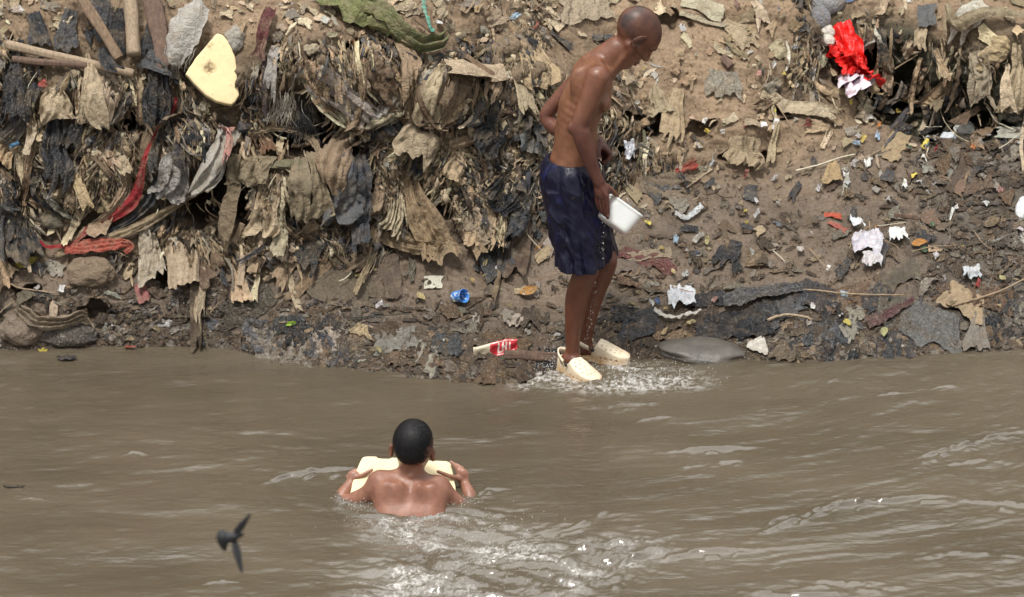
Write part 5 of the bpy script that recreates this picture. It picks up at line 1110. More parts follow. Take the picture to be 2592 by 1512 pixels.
# red packet with pale letter strokes at the water, dark board behind the heel
def packet():
    o = SP(1268, 905)+SN(1268, 905)*.03; ex = nrm([1, .15, .22]); ey = nrm([-.05, .55, .80]); ez = np.cross(ex, ey)
    m, nt, b = newmat('printed_red_foil'); at = N(nt, 'ShaderNodeAttribute', attribute_name='Col'); nt.links.new(at.outputs['Color'], b.inputs['Base Color']); b.inputs['Roughness'].default_value = .3
    nx, ny = 150, 60; X_, Y_ = np.meshgrid(np.linspace(-.12, .065, nx), np.linspace(-.028, .028, ny)); u = X_; v = Y_
    taper = 1-.35*ss(.02, .065, X_); z = .012*np.sin(Y_*75)*1.0+.005*noise(X_*60, Y_*60, 0, 3)+.012*noise(X_*16, Y_*10, 0, 4)*ss(.0, -.08, X_)
    c = np.tile(np.array([.55, .035, .05]), (ny, nx, 1)); white = (X_ < -.045+.006*noise(Y_*60, 0, 0, 1)); c[white] = (.52, .45, .33)
    def bar(x0, y0, x1, y1, w): 
        e = np.array([x1-x0, y1-y0]); t = np.clip(((X_-x0)*e[0]+(Y_-y0)*e[1])/(e@e), 0, 1); c[np.hypot(X_-x0-t*e[0], Y_-y0-t*e[1]) < w] = (.72, .66, .58)
    bar(-.012,.016,-.016,-.014,.0034); bar(-.016,-.014,-.004,-.014,.0030); bar(.006,.017,.002,-.012,.0034); bar(.020,.014,.016,-.014,.0034); bar(.004,.002,.018,.000,.0030); bar(.034,.012,.032,-.010,.003)
    bar(-.042,.024,.05,.022,.0015); bar(-.042,-.024,.05,-.022,.0015)
    V = o+X_[..., None]*ex+(Y_*taper)[..., None]*ey+z[..., None]*ez
    q = rebase(mesh_np('packet', V.reshape(-1, 3), grid_faces(ny, nx), m, None, True, c.reshape(-1, 3))); tag(q, 'red and cream foil packet with pale letters at the water left of the clogs', 'packet')
packet(); lm('the red foil packet', 1270, 905)
beam('dark_board', (1275,912), (1412,903), 22, 'wood_dark', 'dark wet board in the shallows between the red packet and the clogs', 'board', d0=.015, d1=.02, thick=.6, seed=13)
beam('small_brick', (1826,154), (1848,180), 22, 'brick' if 'brick' in M else 'wood_dark', 'small reddish brown brick piece on the dry slope', 'brick', d0=.02, d1=.02, seed=15)
beam('wood_chunk', (2262,570), (2318,570), 13, 'wood_dark', 'short dark wooden block on the right mud flat', 'block', d0=.012, d1=.012, seed=17)
beam('pale_batten', (1040,68), (1085,105), 11, 'wood', 'short reddish batten beside the green canvas tail', 'batten', d0=.03, d1=.04, seed=19)
beam('flat_stick', (630,662), (618,735), 17, 'wood_pale', 'flat pale wooden slat standing on the muddy slope', 'slat', d0=.05, d1=.04, thick=.2, seed=21)
beam('flat_stick', (625,560), (600,612), 14, 'wood_pale', 'short pale wooden slat beneath the round stump end', 'slat', d0=.05, d1=.05, thick=.2, seed=23)
beam('grey_bat', (1160,160), (1205,205), 14, 'wood', 'short brown stake in the cliff below the canvas tail', 'stake', d0=.03, d1=.03, seed=25)
lm('the small brick', 1837, 166); lm('the dark wooden block', 2290, 570)
STK = [([(2010,440),(2090,424),(2165,405)],.0048,M['cord'],'long white rod on the mud above the tan crumpled peak'),([(2180,418),(2230,395)],.004,'twig','pale twig left of the crinkled light brown sheet'),
 ([(2045,650),(2075,680),(2105,703)],.0028,'twig','thin straw on the middle of the right mud flat'),([(2200,578),(2201,625)],.0035,'twig','short upright stick beside the white wad'),
 ([(2300,667),(2360,655),(2405,645)],.0030,'twig','long straw lying right of the fluffy white wad'),([(0,715),(60,738),(150,750)],.004,'twig','straw lying at the far left above the muddy sack'),([(0,800),(20,780),(40,768)],.003,'twig','thin straw above the muddy sack at the left edge'),
 ([(1940,750),(2080,754),(2200,760),(2300,766)],.0045,'twig','long dry reed along the top of the lower right bank'),([(2400,792),(2500,750),(2600,720)],.0055,'twig','long curved twig at the lower right edge'),([(1940,828),(1990,812),(2040,820),(2052,830)],.007,'wood_pale','bent pale stick on the lower right bank'),
 ([(885,822),(960,815),(1040,808)],.0026,'rubber','thin dark stalk on the mud above the crinkled grey sheet'),([(1960,270),(1990,330)],.003,'twig','straw hanging under the long cream sheet'),
 ([(920,365),(960,378),(1000,382)],.005,'twig','bamboo sliver on the middle ledge'),([(265,275),(300,240),(350,200)],.0035,'rubber','thin dark stalk crossing the dark hole under the timbers'),
 ([(2260,175),(2330,140)],.004,'twig','twig on the dark face of the far mound'),([(2480,260),(2540,320),(2565,335)],.004,'cord','green grey cord sagging over the far mound'),([(1735,490),(1772,462)],.003,'twig','twig beside the small red rag'),
 ([(2345,300),(2360,225)],.003,'twig','stem standing on the far mound above the gully'),([(530,800),(560,770)],.003,'twig','two crossed splinters on the muddy slope'),([(207,786),(240,835)],.004,'twig','short brown stick leaning right of the muddy sack')]
for p_, r_, m_, lb in STK: stick('stick', p_, r_, M.get(m_, m_) if isinstance(m_, str) else m_, lb, 'stick')
path_sheet('cane_loop', [(430,-15),(432,20),(445,42),(462,46),(476,34),(478,5),(470,-20)], [6]*7, (.30,.25,.16), 0, 'bent cane hoop at the top edge above the white sack', 'hoop', pleats=.5, amp=.002, lift=.08, m=5)
path_sheet('long_cord_cloth', [(2420,55),(2440,80),(2465,92),(2500,82),(2545,76),(2610,82)], [12,16,16,14,14,12], (.31,.26,.17), 0, 'long rope like rag sagging across the top of the far mound', 'rag', pleats=1.2, amp=.006, lift=.05)
path_sheet('film_strip', [(1052,30),(1056,60),(1068,95),(1078,100)], [8,9,10,6], (.12,.42,.34), .1, 'turquoise plastic ribbon standing beside the green canvas', 'ribbon', pleats=1, amp=.004, lift=.06, m=5)
path_sheet('white_strip', [(1708,552),(1735,562),(1758,552),(1778,536)], [8,12,11,16], (.62,.66,.68), .2, 'bent translucent white strip on the mud right of the white tub', 'strip', 'film', pleats=1, amp=.003, lift=.02, m=6)
path_sheet('maroon_ribbon', [(2190,838),(2240,815),(2290,790),(2310,770)], [30,24,16,8], (.11,.045,.05), .7, 'dark maroon ribbon half buried in the lower right bank', 'ribbon', 'film', pleats=1, amp=.004, lift=.02, m=7)
path_sheet('white_strand', [(1655,800),(1700,822),(1745,812),(1775,800)], [8,8,6,5], (.50,.48,.44), .3, 'curved whitish strand among the wet black plastic', 'strand', pleats=1, amp=.003, lift=.03, m=5)
path_sheet('blue_scrap', [(38,362),(60,350)], [9,10], (.10,.33,.62), .2, 'small bright blue scrap between hanging rags at far left', 'scrap', 'film', pleats=.5, amp=.002, lift=.10, m=5, n=10)
path_sheet('red_packet', [(105,226),(122,222),(132,214)], [10,15,14], (.55,.07,.06), .2, 'small red wrapper above the fan shaped rag', 'wrapper', 'film', pleats=1, amp=.004, lift=.06, m=6, n=12)
path_sheet('grey_tarp', [(1830,775),(1900,760),(1960,752),(2035,748)], [30,34,30,24], (.12,.12,.125), .8, 'long dark grey plastic band on the lower right bank', 'plastic sheet', 'film', pleats=2.5, amp=.010, lift=.02, m=12)
# floating bits
def floaty(name, px, py, L, w_, col, label, cat, wet=.8, ang=0):
    c = WZ(float(px), float(py), .006); s, t = np.meshgrid(np.linspace(-1, 1, 16), np.linspace(-1, 1, 7), indexing='ij'); k = np.sqrt(np.clip(1-s**2, 0, 1))
    a = R(ang); x = s*L/2; y_ = t*w_/2*k; V = np.stack([c[0]+x*math.cos(a)-y_*math.sin(a), c[1]+x*math.sin(a)+y_*math.cos(a), c[2]+.006*noise(s*2, t*2, px, 3)+.003*s**2], -1)
    o = mesh_np(name, V.reshape(-1, 3), grid_faces(16, 7), M['cloth']); o.color = (*col, wet); rebase(o); tag(o, label, cat)
floaty('floating_scrap', 330, 879, .05, .025, (.33,.06,.03), 'red brown scrap floating near the left bank', 'scrap'); floaty('floating_leaf', 108, 886, .04, .028, (.45,.36,.06), 'yellow leaf floating beside the muddy sack', 'leaf')
floaty('floating_scrap', 168, 905, .08, .05, (.015,.015,.02), 'black scrap floating off the muddy sack', 'scrap'); floaty('floating_leaf', 598, 863, .06, .02, (.33,.22,.08), 'tan leaf floating near the bend of the bank', 'leaf'); floaty('floating_twig', 35, 1232, .08, .012, (.05,.04,.03), 'thin dark twig floating at far left', 'twig')

# strips and wraps running with the red strip, frayed ends, tufts of rope
for pts_, w_, c_, lb_ in (([(520,470),(450,515),(380,560),(300,600),(210,655)],[20,26,24,22,12],(.36,.28,.18),'long beige strip running diagonally right below the long red strip'),
 ([(560,440),(500,490),(430,530),(360,575),(300,610)],[16,20,26,20,10],(.28,.215,.14),'brown strip running diagonally down to the salmon red bundle'),
 ([(300,480),(275,540),(230,590),(180,630),(150,660)],[16,22,22,18,10],(.40,.31,.20),'pale beige strip left of the lower end of the long red strip'),
 ([(640,345),(700,330),(760,345),(800,380),(815,420)],[14,20,18,16,12],(.30,.23,.15),'light brown strip folded along the edge of the middle ledge')):
    path_sheet('cloth_strip', pts_, w_, c_, .1, lb_, 'strip', pleats=1.6, amp=.007, lift=.035, crumple=.008)
sheet('paper_wrap', 368, 572, 150, 82, 78, (.50,.44,.35), .1, 3., 'cloth', 'crumpled dirty white wrapping sheet right of the salmon red bundle', 'paper', top=.45, pleats=2, amp=.016, lift=.05, rag=.1, crumple=.012)
sheet('striped_cloth', 350, 715, 50, 32, 70, (.34,.13,.12), .5, 5., 'cloth', 'small faded red cloth below the dirty white wrapping sheet', 'cloth', top=.8, pleats=2, amp=.008, lift=.03)
def tuft(name, px, py, n, L, spread, col, wet, label, parent=None, ang=90, r=1.3, lift=.06):
    Vs = []; m = 8
    for i in range(n):
        x0 = px+rng.normal()*spread; y0 = py+rng.normal()*spread*.4; l = L*rng.uniform(.5, 1.15); a = R(ang+rng.normal()*9); s = np.linspace(0, 1, m); cu = rng.normal()*.12
        U = x0+math.cos(a)*l*s+cu*l*s*s+1.5*np.sin(s*9+i); Vq = y0+math.sin(a)*l*s; A = SP(U, Vq)+SN(U, Vq)*(lift*rng.uniform(.5, 1.2)*(.6+.4*np.sin(s*2.6)))[:, None]; w_ = r/620*.6
        Vs.append(np.stack([A-RIGHT*w_, A+SN(U, Vq)*w_, A+RIGHT*w_], 1).reshape(-1, 3))
    f = grid_faces(m, 3); F_ = np.concatenate([f+i*m*3 for i in range(n)]); o = mesh_np(name, np.concatenate(Vs), F_, M['cloth'], parent); o.color = (*col, wet)
    if label: rebase(o); tag(o, label, 'rope tuft')
    return o
tuft('rope_tuft', 722, 235, 90, 75, 14, (.55,.51,.45), .0, 'tuft of frayed whitish rope threads hanging in the cliff below the maroon cloth', ang=96)
tuft('rope_tuft', 770, 245, 130, 120, 17, (.020,.021,.024), .3, 'tuft of black threads hanging beside the whitish frayed rope', ang=90)
sk_ = [o for o in COL.objects if o.name == 'woven_sack'][0]
fg = tuft('fringe', 468, 128, 80, 48, 13, (.50,.48,.44), .0, None, None, 110, 1.1, .075); fg.parent = sk_; fg.location = -sk_.location
# pixels already taken by the things above: loose shreds keep mostly clear of them
MK = np.zeros((420, 720), bool)            # 4 px cells, origin (-100, -100)
def mark(o):
    n = len(o.data.vertices); a = np.empty(n*3, np.float32); o.data.vertices.foreach_get('co', a); a = a.reshape(-1, 3)+np.array(o.matrix_world.translation if False else o.location)
    u, v = px_of(a[:, 0], a[:, 1], a[:, 2]); i = ((v+100)/4).astype(int); j = ((u+100)/4).astype(int); k = (i >= 0) & (i < 420) & (j >= 0) & (j < 720); MK[i[k], j[k]] = True
for o in list(COL.objects):
    if o.type == 'MESH' and o.parent is None and not o.get('kind') and o.name.split('.')[0] not in ('person', 'bird', 'foam_board', 'tub'): mark(o)
def grow(m):
    r = m.copy(); r[1:] |= m[:-1]; r[:-1] |= m[1:]; r2 = r.copy(); r2[:, 1:] |= r[:, :-1]; r2[:, :-1] |= r[:, 1:]; return r2
MK = grow(MK)
MKP = np.zeros_like(MK); _mk = MK
for o in list(COL.objects):
    if o.type == 'MESH' and o.parent is None and o.name.split('.')[0] in ('red_strip','salmon_bundle','foam_wedge','wedge','pale_cloth','pink_cloth','dark_sleeve','denim_cloth','tan_drape','rope_tuft','cup','paper_scrap','paper_wrap','fan_rag','split_log','packet','dark_strip','maroon_cloth','khaki_strip'):
        MK = MKP; mark(o)
MK = _mk; MKP = grow(MKP)
def prio(a, b):
    i = np.clip(((np.asarray(b)+100)/4).astype(int), 0, 419); j = np.clip(((np.asarray(a)+100)/4).astype(int), 0, 719); return MKP[i, j]
def masked(a, b):
    i = np.clip(((np.asarray(b)+100)/4).astype(int), 0, 419); j = np.clip(((np.asarray(a)+100)/4).astype(int), 0, 719); return MK[i, j]
def free(a, b):
    cvf = 1-.93*ss(.04, .12, smp(cv, a, b))
    wx_ = (1-np.exp(-(((a-555)/112)**2+((b-145)/125)**2)**3))*(1-np.exp(-(((a-2125)/75)**2+((b-150)/95)**2)**3))
    for dy_ in (20, 38, 56): wx_ = wx_*np.where(prio(a, np.asarray(b)+dy_), .12, 1)
    return cvf*wx_* np.where(masked(a, b), .10, 1.)*np.where(masked(a, np.asarray(b)+22), .5, 1.)
# ------------------------------------------------------------------ labels that single things out
DIRS = [(1,0,'right of'),(-1,0,'left of'),(0,-1,'above'),(0,1,'below'),(.7,-.7,'up and right of'),(-.7,-.7,'up and left of'),(.7,.7,'down and right of'),(-.7,.7,'down and left of')]
def where(px, py, used):
    L = sorted(LM, key=lambda l: (l[1]-px)**2+(l[2]-py)**2)
    for i_, (ph, a, b) in enumerate(L[:6]):
        dx, dy = px-a, py-b; n = math.hypot(dx, dy)+1e-6; d = max(DIRS, key=lambda q: (q[0]*dx+q[1]*dy)/n)
        if n > 200 and i_ == 0:
            for (p1, *_), (p2, *_) in ((L[0], L[1]), (L[0], L[2])): yield f'between {p1} and {p2}'
        for adv in (('just ',) if n < 90 else ('close ',) if n < 170 else ('well ',) if n < 320 else ('far ',)):
            yield f'{adv}{d[2]} {ph}'
    for (p1, a, b), (p2, c, d) in ((L[0], L[1]), (L[0], L[2]), (L[1], L[2]), (L[0], L[3]), (L[1], L[3]), (L[0], L[4]), (L[2], L[3])):
        yield f'between {p1} and {p2}'
def mklabel(desc, px, py):
    for w_ in where(px, py, USED):
        s = f'{desc} {w_}'
        if s not in USED and len(s.split()) <= 16: USED[s] = 1; return s
    return None
def size_word(v, a, b, big='large', sm='small'): return big if v > b else sm if v < a else ''
ZW = [(300, 200, 'upper left '), (0, 0, '')]
# ------------------------------------------------------------------ single rags on the cliff
TAKEN = []
def far_enough(px, py, d):
    for a, b in TAKEN:
        if (a-px)**2+((b-py)*1.2)**2 < d*d: return False
    TAKEN.append((px, py)); return True
PAL = {'cliff': [('tan',.26),('beige',.20),('brown',.17),('grey',.10),('khaki',.08),('charcoal',.08),('olive',.03),('black',.04),('cream',.04)],
 'lightcliff': [('beige',.34),('tan',.28),('cream',.14),('palegrey',.08),('khaki',.08),('brown',.08)],
 'darkcliff': [('charcoal',.28),('black',.20),('brown',.18),('darkbrown',.12),('grey',.10),('slate',.06),('tan',.06)],
 'dry': [('tan',.28),('beige',.30),('cream',.12),('khaki',.10),('grey',.08),('brown',.07),('palegrey',.05)],
 'wet': [('brown',.22),('grey',.20),('charcoal',.16),('tan',.12),('mud',.14),('darkbrown',.10),('palegrey',.06)],
 'bright': [('white',.46),('palegrey',.20),('yellow',.08),('red',.06),('blue',.04),('orange',.04),('green',.02),('paleblue',.06),('pink',.04)]}
NAMEOF = dict(tan='tan', beige='beige', brown='brown', grey='grey', khaki='khaki', charcoal='dark grey', olive='olive', black='black', cream='cream', palegrey='pale grey', mud='mud brown', darkbrown='dark brown', white='white', yellow='yellow', red='red', blue='blue', orange='orange', green='green', paleblue='pale blue', pink='pink', slate='slate')
def pick(kind):
    u = rng.random(); t = 0
    for n, p in PAL[kind]:
        t += p
        if u < t: return n
    return PAL[kind][0][0]
def vary(c, a=.22):
    k = 1+a*rng.normal(); return tuple(float(np.clip(v*k*(1+.025*rng.normal()), .01, .85)) for v in c)
def st_at(px, py): return float(smp(steep, px, py)), float(smp(WET, px, py))
nrag = 0; tries = 0
while nrag < 235 and tries < 6000:
    tries += 1
    px = rng.uniform(-40, 1420) if rng.random() < .84 else rng.uniform(2180, 2600); py = rng.uniform(10, 640) if px < 1500 else rng.uniform(20, 330)
    st, wt = st_at(px, py)
    if st < .42 or (px > 1500 and (rng.random() < .35 or (py > 95 and rng.random() < .7))): continue
    if 1370 < px < 1600: continue
    if 430 < px < 620 and 40 < py < 250 or 0 < px < 430 and py < 110: continue
    if float(smp(cv, px, py)) > .06 or (430 < px < 668 and -40 < py < 260) or (2045 < px < 2215 and py < 240): continue
    if masked(px, py) or masked(px, py+25) or (masked(px, py+55) and rng.random() < .7): continue
    if not far_enough(px, py, 31): continue
    tn = float(noise(px/75., py/60., 0, 73)); col = pick('lightcliff' if tn > .22 else 'darkcliff' if tn < -.14 else 'cliff'); L = float(np.clip(rng.lognormal(4.5, .42), 45, 230)); Wd = float(np.clip(rng.lognormal(3.15, .45), 11, 70)); film = col in ('black','charcoal','grey') and rng.random() < .6
    L *= .8+.4*(px < 1300)
    if nrag % 5 == 0 and px < 1350: Wd = rng.uniform(40, 80); L = rng.uniform(110, 210)
    o_ang = 90+rng.normal()*13+50*float(noise(px/110., py/110., 0, 71))+(10 if px > 900 else 0)
    kd = ('long ' if L > 115 else 'short ' if L < 62 else '')+('narrow ' if Wd < 20 else 'wide ' if Wd > 44 else '')
    wetv = float(np.clip(wt*.8+.1*rng.random()+.2*film, 0, 1)); noun = 'plastic tatter' if film else 'rag'
    if any(prio(px+math.cos(R(o_ang))*L*k_+o_, py+math.sin(R(o_ang))*L*k_) for k_ in (.3, .55, .8, 1.) for o_ in (-Wd*.3, Wd*.3)) and rng.random() < .93: continue
    lb = mklabel(f'{kd}{NAMEOF[col]} {noun} hanging', px, py)
    if lb is None: continue
    sheet('plastic_tatter' if film else 'hanging_rag', px, py, L, Wd, o_ang, vary(C_[col]), wetv, rng.uniform(0, 99), 'film' if film else 'cloth', lb, 'plastic scrap' if film else 'rag', 'rags and plastic hanging on the cliff',
      top=rng.uniform(.45, 1.1), bot=rng.uniform(.8, 1.15), pleats=rng.uniform(1.2, 2.2+Wd/14), amp=rng.uniform(.006, .010+Wd*.0002), lift=rng.uniform(.02, .06), curve=rng.normal()*.07, rag=rng.uniform(.05, .3), droop=rng.uniform(0, .03), splay=rng.uniform(0, .2), crumple=rng.uniform(.004, .012))
    nrag += 1
# ------------------------------------------------------------------ scraps lying on the dry slope and the mud
n1 = 0; tries = 0
while n1 < 215 and tries < 9000:
    tries += 1
    px = rng.uniform(1000, 2640); py = rng.uniform(-10, 880)
    if rng.random() < .15: px = rng.uniform(-40, 1000); py = rng.uniform(640, 880)
    elif rng.random() < .12: px = rng.uniform(-40, 1000); py = rng.uniform(-25, 75)
    st, wt = st_at(px, py)
    wl_ = np.interp(px, WLX, WLY)
    if py > wl_-22 or st > .62: continue
    if 1390 < px < 1560 and 100 < py < 930: continue
    cl_ = float(noise(px/120., py/90., 0, 72))
    if cl_ < rng.uniform(-.7, .5): continue
    if masked(px, py) or not far_enough(px, py, 27): continue
    wet_ = wt > .5
    kind = 'wet' if wet_ else 'dry'
    film = rng.random() < (.45 if wet_ else .2); col = pick(kind)
    L = float(np.clip(rng.lognormal(3.55, .4), 18, 95)); Wd = float(np.clip(rng.lognormal(3.35, .4), 14, 80))
    low = py > wl_-170
    if low: L = L*.9; Wd *= 1.35
    ang = rng.uniform(0, 360) if not low else (90+rng.normal()*30)
    kd = ('large ' if L*Wd > 2200 else 'small ' if L*Wd < 650 else '')+('long ' if max(L, Wd) > 2.4*min(L, Wd) else '')
    noun = 'plastic scrap' if film else 'cloth scrap'
    lb = mklabel(f'{kd}{NAMEOF[col]} {noun} lying', px, py)
    if lb is None: continue
    sheet('plastic_scrap' if film else 'cloth_scrap', px, py, L, Wd, ang, vary(C_[col]), float(np.clip(wt*.9, 0, 1)), rng.uniform(0, 99), 'film' if film else 'cloth', lb, 'plastic scrap' if film else 'cloth scrap', 'scraps lying on the slope and mud',
      top=rng.uniform(.3, 1), bot=rng.uniform(.6, 1.2), pleats=rng.uniform(.7, 3.5), amp=rng.uniform(.008, .022), lift=rng.uniform(.012, .04), rag=rng.uniform(.1, .5), curve=rng.normal()*.1, crumple=rng.uniform(.008, .022), splay=rng.uniform(0, .3))
    n1 += 1
# ------------------------------------------------------------------ flood sheets layered along the lower bank
n5 = 0; tries = 0
while n5 < 46 and tries < 3000:
    tries += 1; px = rng.uniform(1540, 2620) if rng.random() < .72 else rng.uniform(620, 1400); wl_ = float(np.interp(px, WLX, WLY)); py = wl_-rng.uniform(30, 175 if px > 1500 else 110)
    if masked(px, py) or (1390 < px < 1570) or not far_enough(px, py, 34): continue
    col = ['charcoal','grey','darkbrown','slate','brown','black','mud'][int(rng.integers(7))]; L = rng.uniform(35, 78); Wd = rng.uniform(60, 150)
    lb = mklabel(f"wet {dict(slate='slate', charcoal='dark grey').get(col, NAMEOF.get(col, col))} sheet plastered", px, py)
    if lb is None: continue
    sheet('plastic_sheet', px, py, L, Wd, 90+rng.normal()*16, vary(C_[col]), .95, rng.uniform(0, 99), 'film', lb, 'plastic sheet', 'wet sheets along the lower bank', top=.8, bot=1, pleats=rng.uniform(2, 6), amp=rng.uniform(.008, .016), lift=rng.uniform(.006, .014), rag=.12, crumple=.012, flat=.6); n5 += 1
# ------------------------------------------------------------------ bright litter
n2 = 0; tries = 0
while n2 < 105 and tries < 6000:
    tries += 1
    u = rng.random()
    if u < .5: px = rng.uniform(1560, 2600); py = rng.uniform(300, 860)
    elif u < .7: px = rng.uniform(2150, 2600); py = rng.uniform(255, 420)
    elif u < .85: px = rng.uniform(1150, 2100); py = rng.uniform(20, 450)
    else: px = rng.uniform(0, 1400); py = rng.uniform(60, 900)
    st, wt = st_at(px, py)
    if py > np.interp(px, WLX, WLY)-15 or (1385 < px < 1570 and py > 20) or (st > .6 and rng.random() < .7): continue
    if masked(px, py) or not far_enough(px, py, 17): continue
    col = pick('bright'); L = rng.uniform(7, 20); Wd = rng.uniform(7, 18)
    noun, nm = [('wrapper','wrapper'),('paper scrap','paper_scrap'),('film scrap','film_scrap')][int(rng.integers(3))]
    lb = mklabel(f"{'tiny ' if L*Wd < 200 else ''}{NAMEOF[col]} {noun}", px, py)
    if lb is None: continue
    sheet(nm, px, py, L, Wd, rng.uniform(0, 360), vary(C_[col], .12), float(wt*.5), rng.uniform(0, 99), 'film' if 'film' in noun or 'wrap' in noun else 'cloth', lb, noun, 'bright litter on the bank',
      top=rng.uniform(.6, 1), bot=1, pleats=rng.uniform(.5, 1.5), amp=rng.uniform(.006, .014), lift=rng.uniform(.012, .03), rag=rng.uniform(.05, .3), flat=.8)
    n2 += 1
# ------------------------------------------------------------------ fallen leaves
def leaf(px, py, L, ang, c, wet, label, group='fallen leaves on the mud'):
    s = np.linspace(0, 1, 12)[:, None]; t = np.linspace(-1, 1, 7)[None, :]; w_ = np.sin(s**.8*math.pi)**.8*L*.24; a = R(ang)
    U = px+L*(s-.5)*math.cos(a)-w_*t*math.sin(a); Vp = py+(L*(s-.5)*math.sin(a)+w_*t*math.cos(a))*.75
    sd = rng.uniform(0, 50); off = .010+.012*np.abs(t)*np.sin(s*3)+.016*(s-.4)**2*4*rng.uniform(.2, 1)+.004*noise(s*5, t*3, sd, 2)
    X_ = SP(U, Vp)+SN(U, Vp)*np.maximum(off, .003)[..., None]
    o = mesh_np('leaf', X_.reshape(-1, 3), grid_faces(12, 7), M['leaf']); o.color = (*c, wet); rebase(o); return tag(o, label, 'leaf', group)
lf = [(70,660,64,-22,(.62,.50,.05),'large yellow'),(1060,950-330,26,40,0,0)]
leaf(68, 668, 66, -24, (.62,.52,.06), .1, 'large bright yellow leaf on the left ledge near the far left edge'); leaf(60, 650, 40, -50, (.52,.36,.14), .1, 'curled orange brown leaf lying on the large yellow leaf')
leaf(1335, 748, 54, -30, (.52,.26,.06), .3, 'curled orange leaf on the mud left of the standing man\'s calves'); leaf(2143, 836, 30, 55, (.70,.62,.14), .2, 'oval yellow leaf standing out on the lower right bank')
leaf(2322, 648, 44, -12, (.48,.22,.05), .3, 'orange brown leaf on the right mud flat beside the pale plastic wads'); leaf(740, 834, 28, -15, (.30,.45,.05), .3, 'bright green leaf on the mud near the water'); leaf(1065, 760, 36, 60, (.50,.42,.20), .2, 'cream leaf lying left of the blue cup'); leaf(2235, 858, 40, 95, (.40,.42,.20), .2, 'curled olive leaf at the water edge at lower right')
n3 = 0; tries = 0
while n3 < 38 and tries < 3000:
    tries += 1; px = rng.uniform(880, 1750) if rng.random() < .55 else rng.uniform(900, 2560); py = rng.uniform(540, 900) if rng.random() < .6 else rng.uniform(60, 860)
    st, wt = st_at(px, py)
    if py > np.interp(px, WLX, WLY)-14 or (1395 < px < 1570 and py > 20) or st > .5: continue
    if not far_enough(px, py, 16): continue
    i = int(rng.integers(4)); c = [(.50,.40,.17),(.42,.33,.18),(.46,.24,.08),(.55,.48,.25)][i]; lb = mklabel(['yellowish','tan','orange brown','pale cream'][i]+' fallen leaf', px, py)
    if lb is None: continue
    leaf(px, py, rng.uniform(12, 27), rng.uniform(0, 360), vary(tuple(v*.8 for v in c), .2), wt*.4, lb); n3 += 1
n4 = 0; tries = 0
while n4 < 46 and tries < 3000:
    tries += 1; px = rng.uniform(-20, 2600); py = rng.uniform(20, 880)
    if py > np.interp(px, WLX, WLY)-14 or (1380 < px < 1590): continue
    L = rng.uniform(25, 95); a = rng.uniform(-.9, .9) if py > 500 or px > 1400 else rng.uniform(.6, 2.4)
    lb = mklabel(('long ' if L > 65 else 'short ' if L < 40 else '')+['pale twig','brown twig','straw'][n4 % 3]+' resting', px, py)
    if lb is None: continue
    e = (math.cos(a)*L/2, math.sin(a)*L/2); m = (px+rng.normal()*5, py+rng.normal()*5)
    stick('twig', [(px-e[0], py-e[1]), m, (px+e[0], py+e[1])], rng.uniform(.0015, .0034), ['cord','twig','wood_pale'][n4 % 3], lb, 'twig', off=rng.uniform(.012, .03), group='twigs and straws on the bank', n=14); n4 += 1
# ------------------------------------------------------------------ what nobody could count: shreds, fibres, crumbs
def palette_arr(kinds, n):
    out = np.zeros((n, 3))
    for kd in set(kinds):
        m = np.nonzero(kinds == kd)[0]; names, p = zip(*PAL[kd]); p = np.array(p)/sum(p); ch = rng.choice(len(names), len(m), p=p); out[m] = np.array([C_[x] for x in names])[ch]
    out *= np.clip(1+.28*rng.normal(size=(n, 1)), .35, 1.8); return np.clip(out*(1+.025*rng.normal(size=(n, 3))), .008, .8)
def strips(name, px, py, L, Wd, ang, lift, kinds, label, cat, segs=6, bulge=.012, mat='cloth_attr', curl=.3, colmul=1., env=False):
    n = len(px); st = smp(steep, px, py); wt = smp(WET, px, py)
    s = np.linspace(0, 1, segs)[None, :, None]; t = np.array([-1., 0, 1])[None, None, :]
    a = ang[:, None, None]+curl*(s-.3)*rng.normal(size=(n, 1, 1)); dx, dy = np.cos(a), np.sin(a)
    w_ = Wd[:, None, None]/2*(np.clip(.35+s*4, 0, 1)*np.clip(.3+(1-s)*rng.uniform(2, 8, (n, 1, 1)), 0, 1))*(1+.25*rng.normal(size=(n, segs, 1))); s2 = s
    U = px[:, None, None]+dx*L[:, None, None]*s2-dy*w_*t; Vp = py[:, None, None]+dy*L[:, None, None]*s2+dx*w_*t
    fl = (.25+.75*ss(.15, .5, st))[:, None, None]
    off = lift[:, None, None]*(.4+.6*np.sin(s*math.pi*rng.uniform(.6, 1.4, (n, 1, 1))))*fl+bulge*fl*((1-np.abs(t))*rng.normal(size=(n, 1, 1))+.5*rng.normal(size=(n, segs, 1)))
    X_ = (SE if env else SP)(U, Vp)+SN(U, Vp)*np.maximum(off, .001)[..., None]
    base = (np.arange(n)*segs*3)[:, None]; q = grid_faces(segs, 3); Fq = (base[:, :, None]+q[None]).reshape(-1, 4)
    col = palette_arr(kinds, n)*colmul; wt2 = wt[:, None]; mudc = np.array([.085, .063, .045]); k = .45*wt2; col = col*(1-k)+mudc*k
    c4 = np.concatenate([np.repeat(col, segs*3, 0), np.repeat(wt*.9, segs*3)[:, None]], 1)
    o = mesh_np(name, X_.reshape(-1, 3), Fq, M[mat], None, True, c4); tag(o, label, cat, None, 'stuff'); return o
def scatter(n, x0, x1, y0, y1, keep):
    X_, Y_ = [], []; c = 0
    while c < n:
        a = rng.uniform(x0, x1, n*3); b = rng.uniform(y0, y1, n*3); k = keep(a, b) > rng.random(n*3); X_.append(a[k]); Y_.append(b[k]); c += k.sum()
    return np.concatenate(X_)[:n], np.concatenate(Y_)[:n]
above = lambda a, b: (b < np.interp(a, WLX, WLY)-8)
stage_ = lambda a, b: 1-np.exp(-(((a-1490)/110)**2+((b-925)/40)**2)**2)
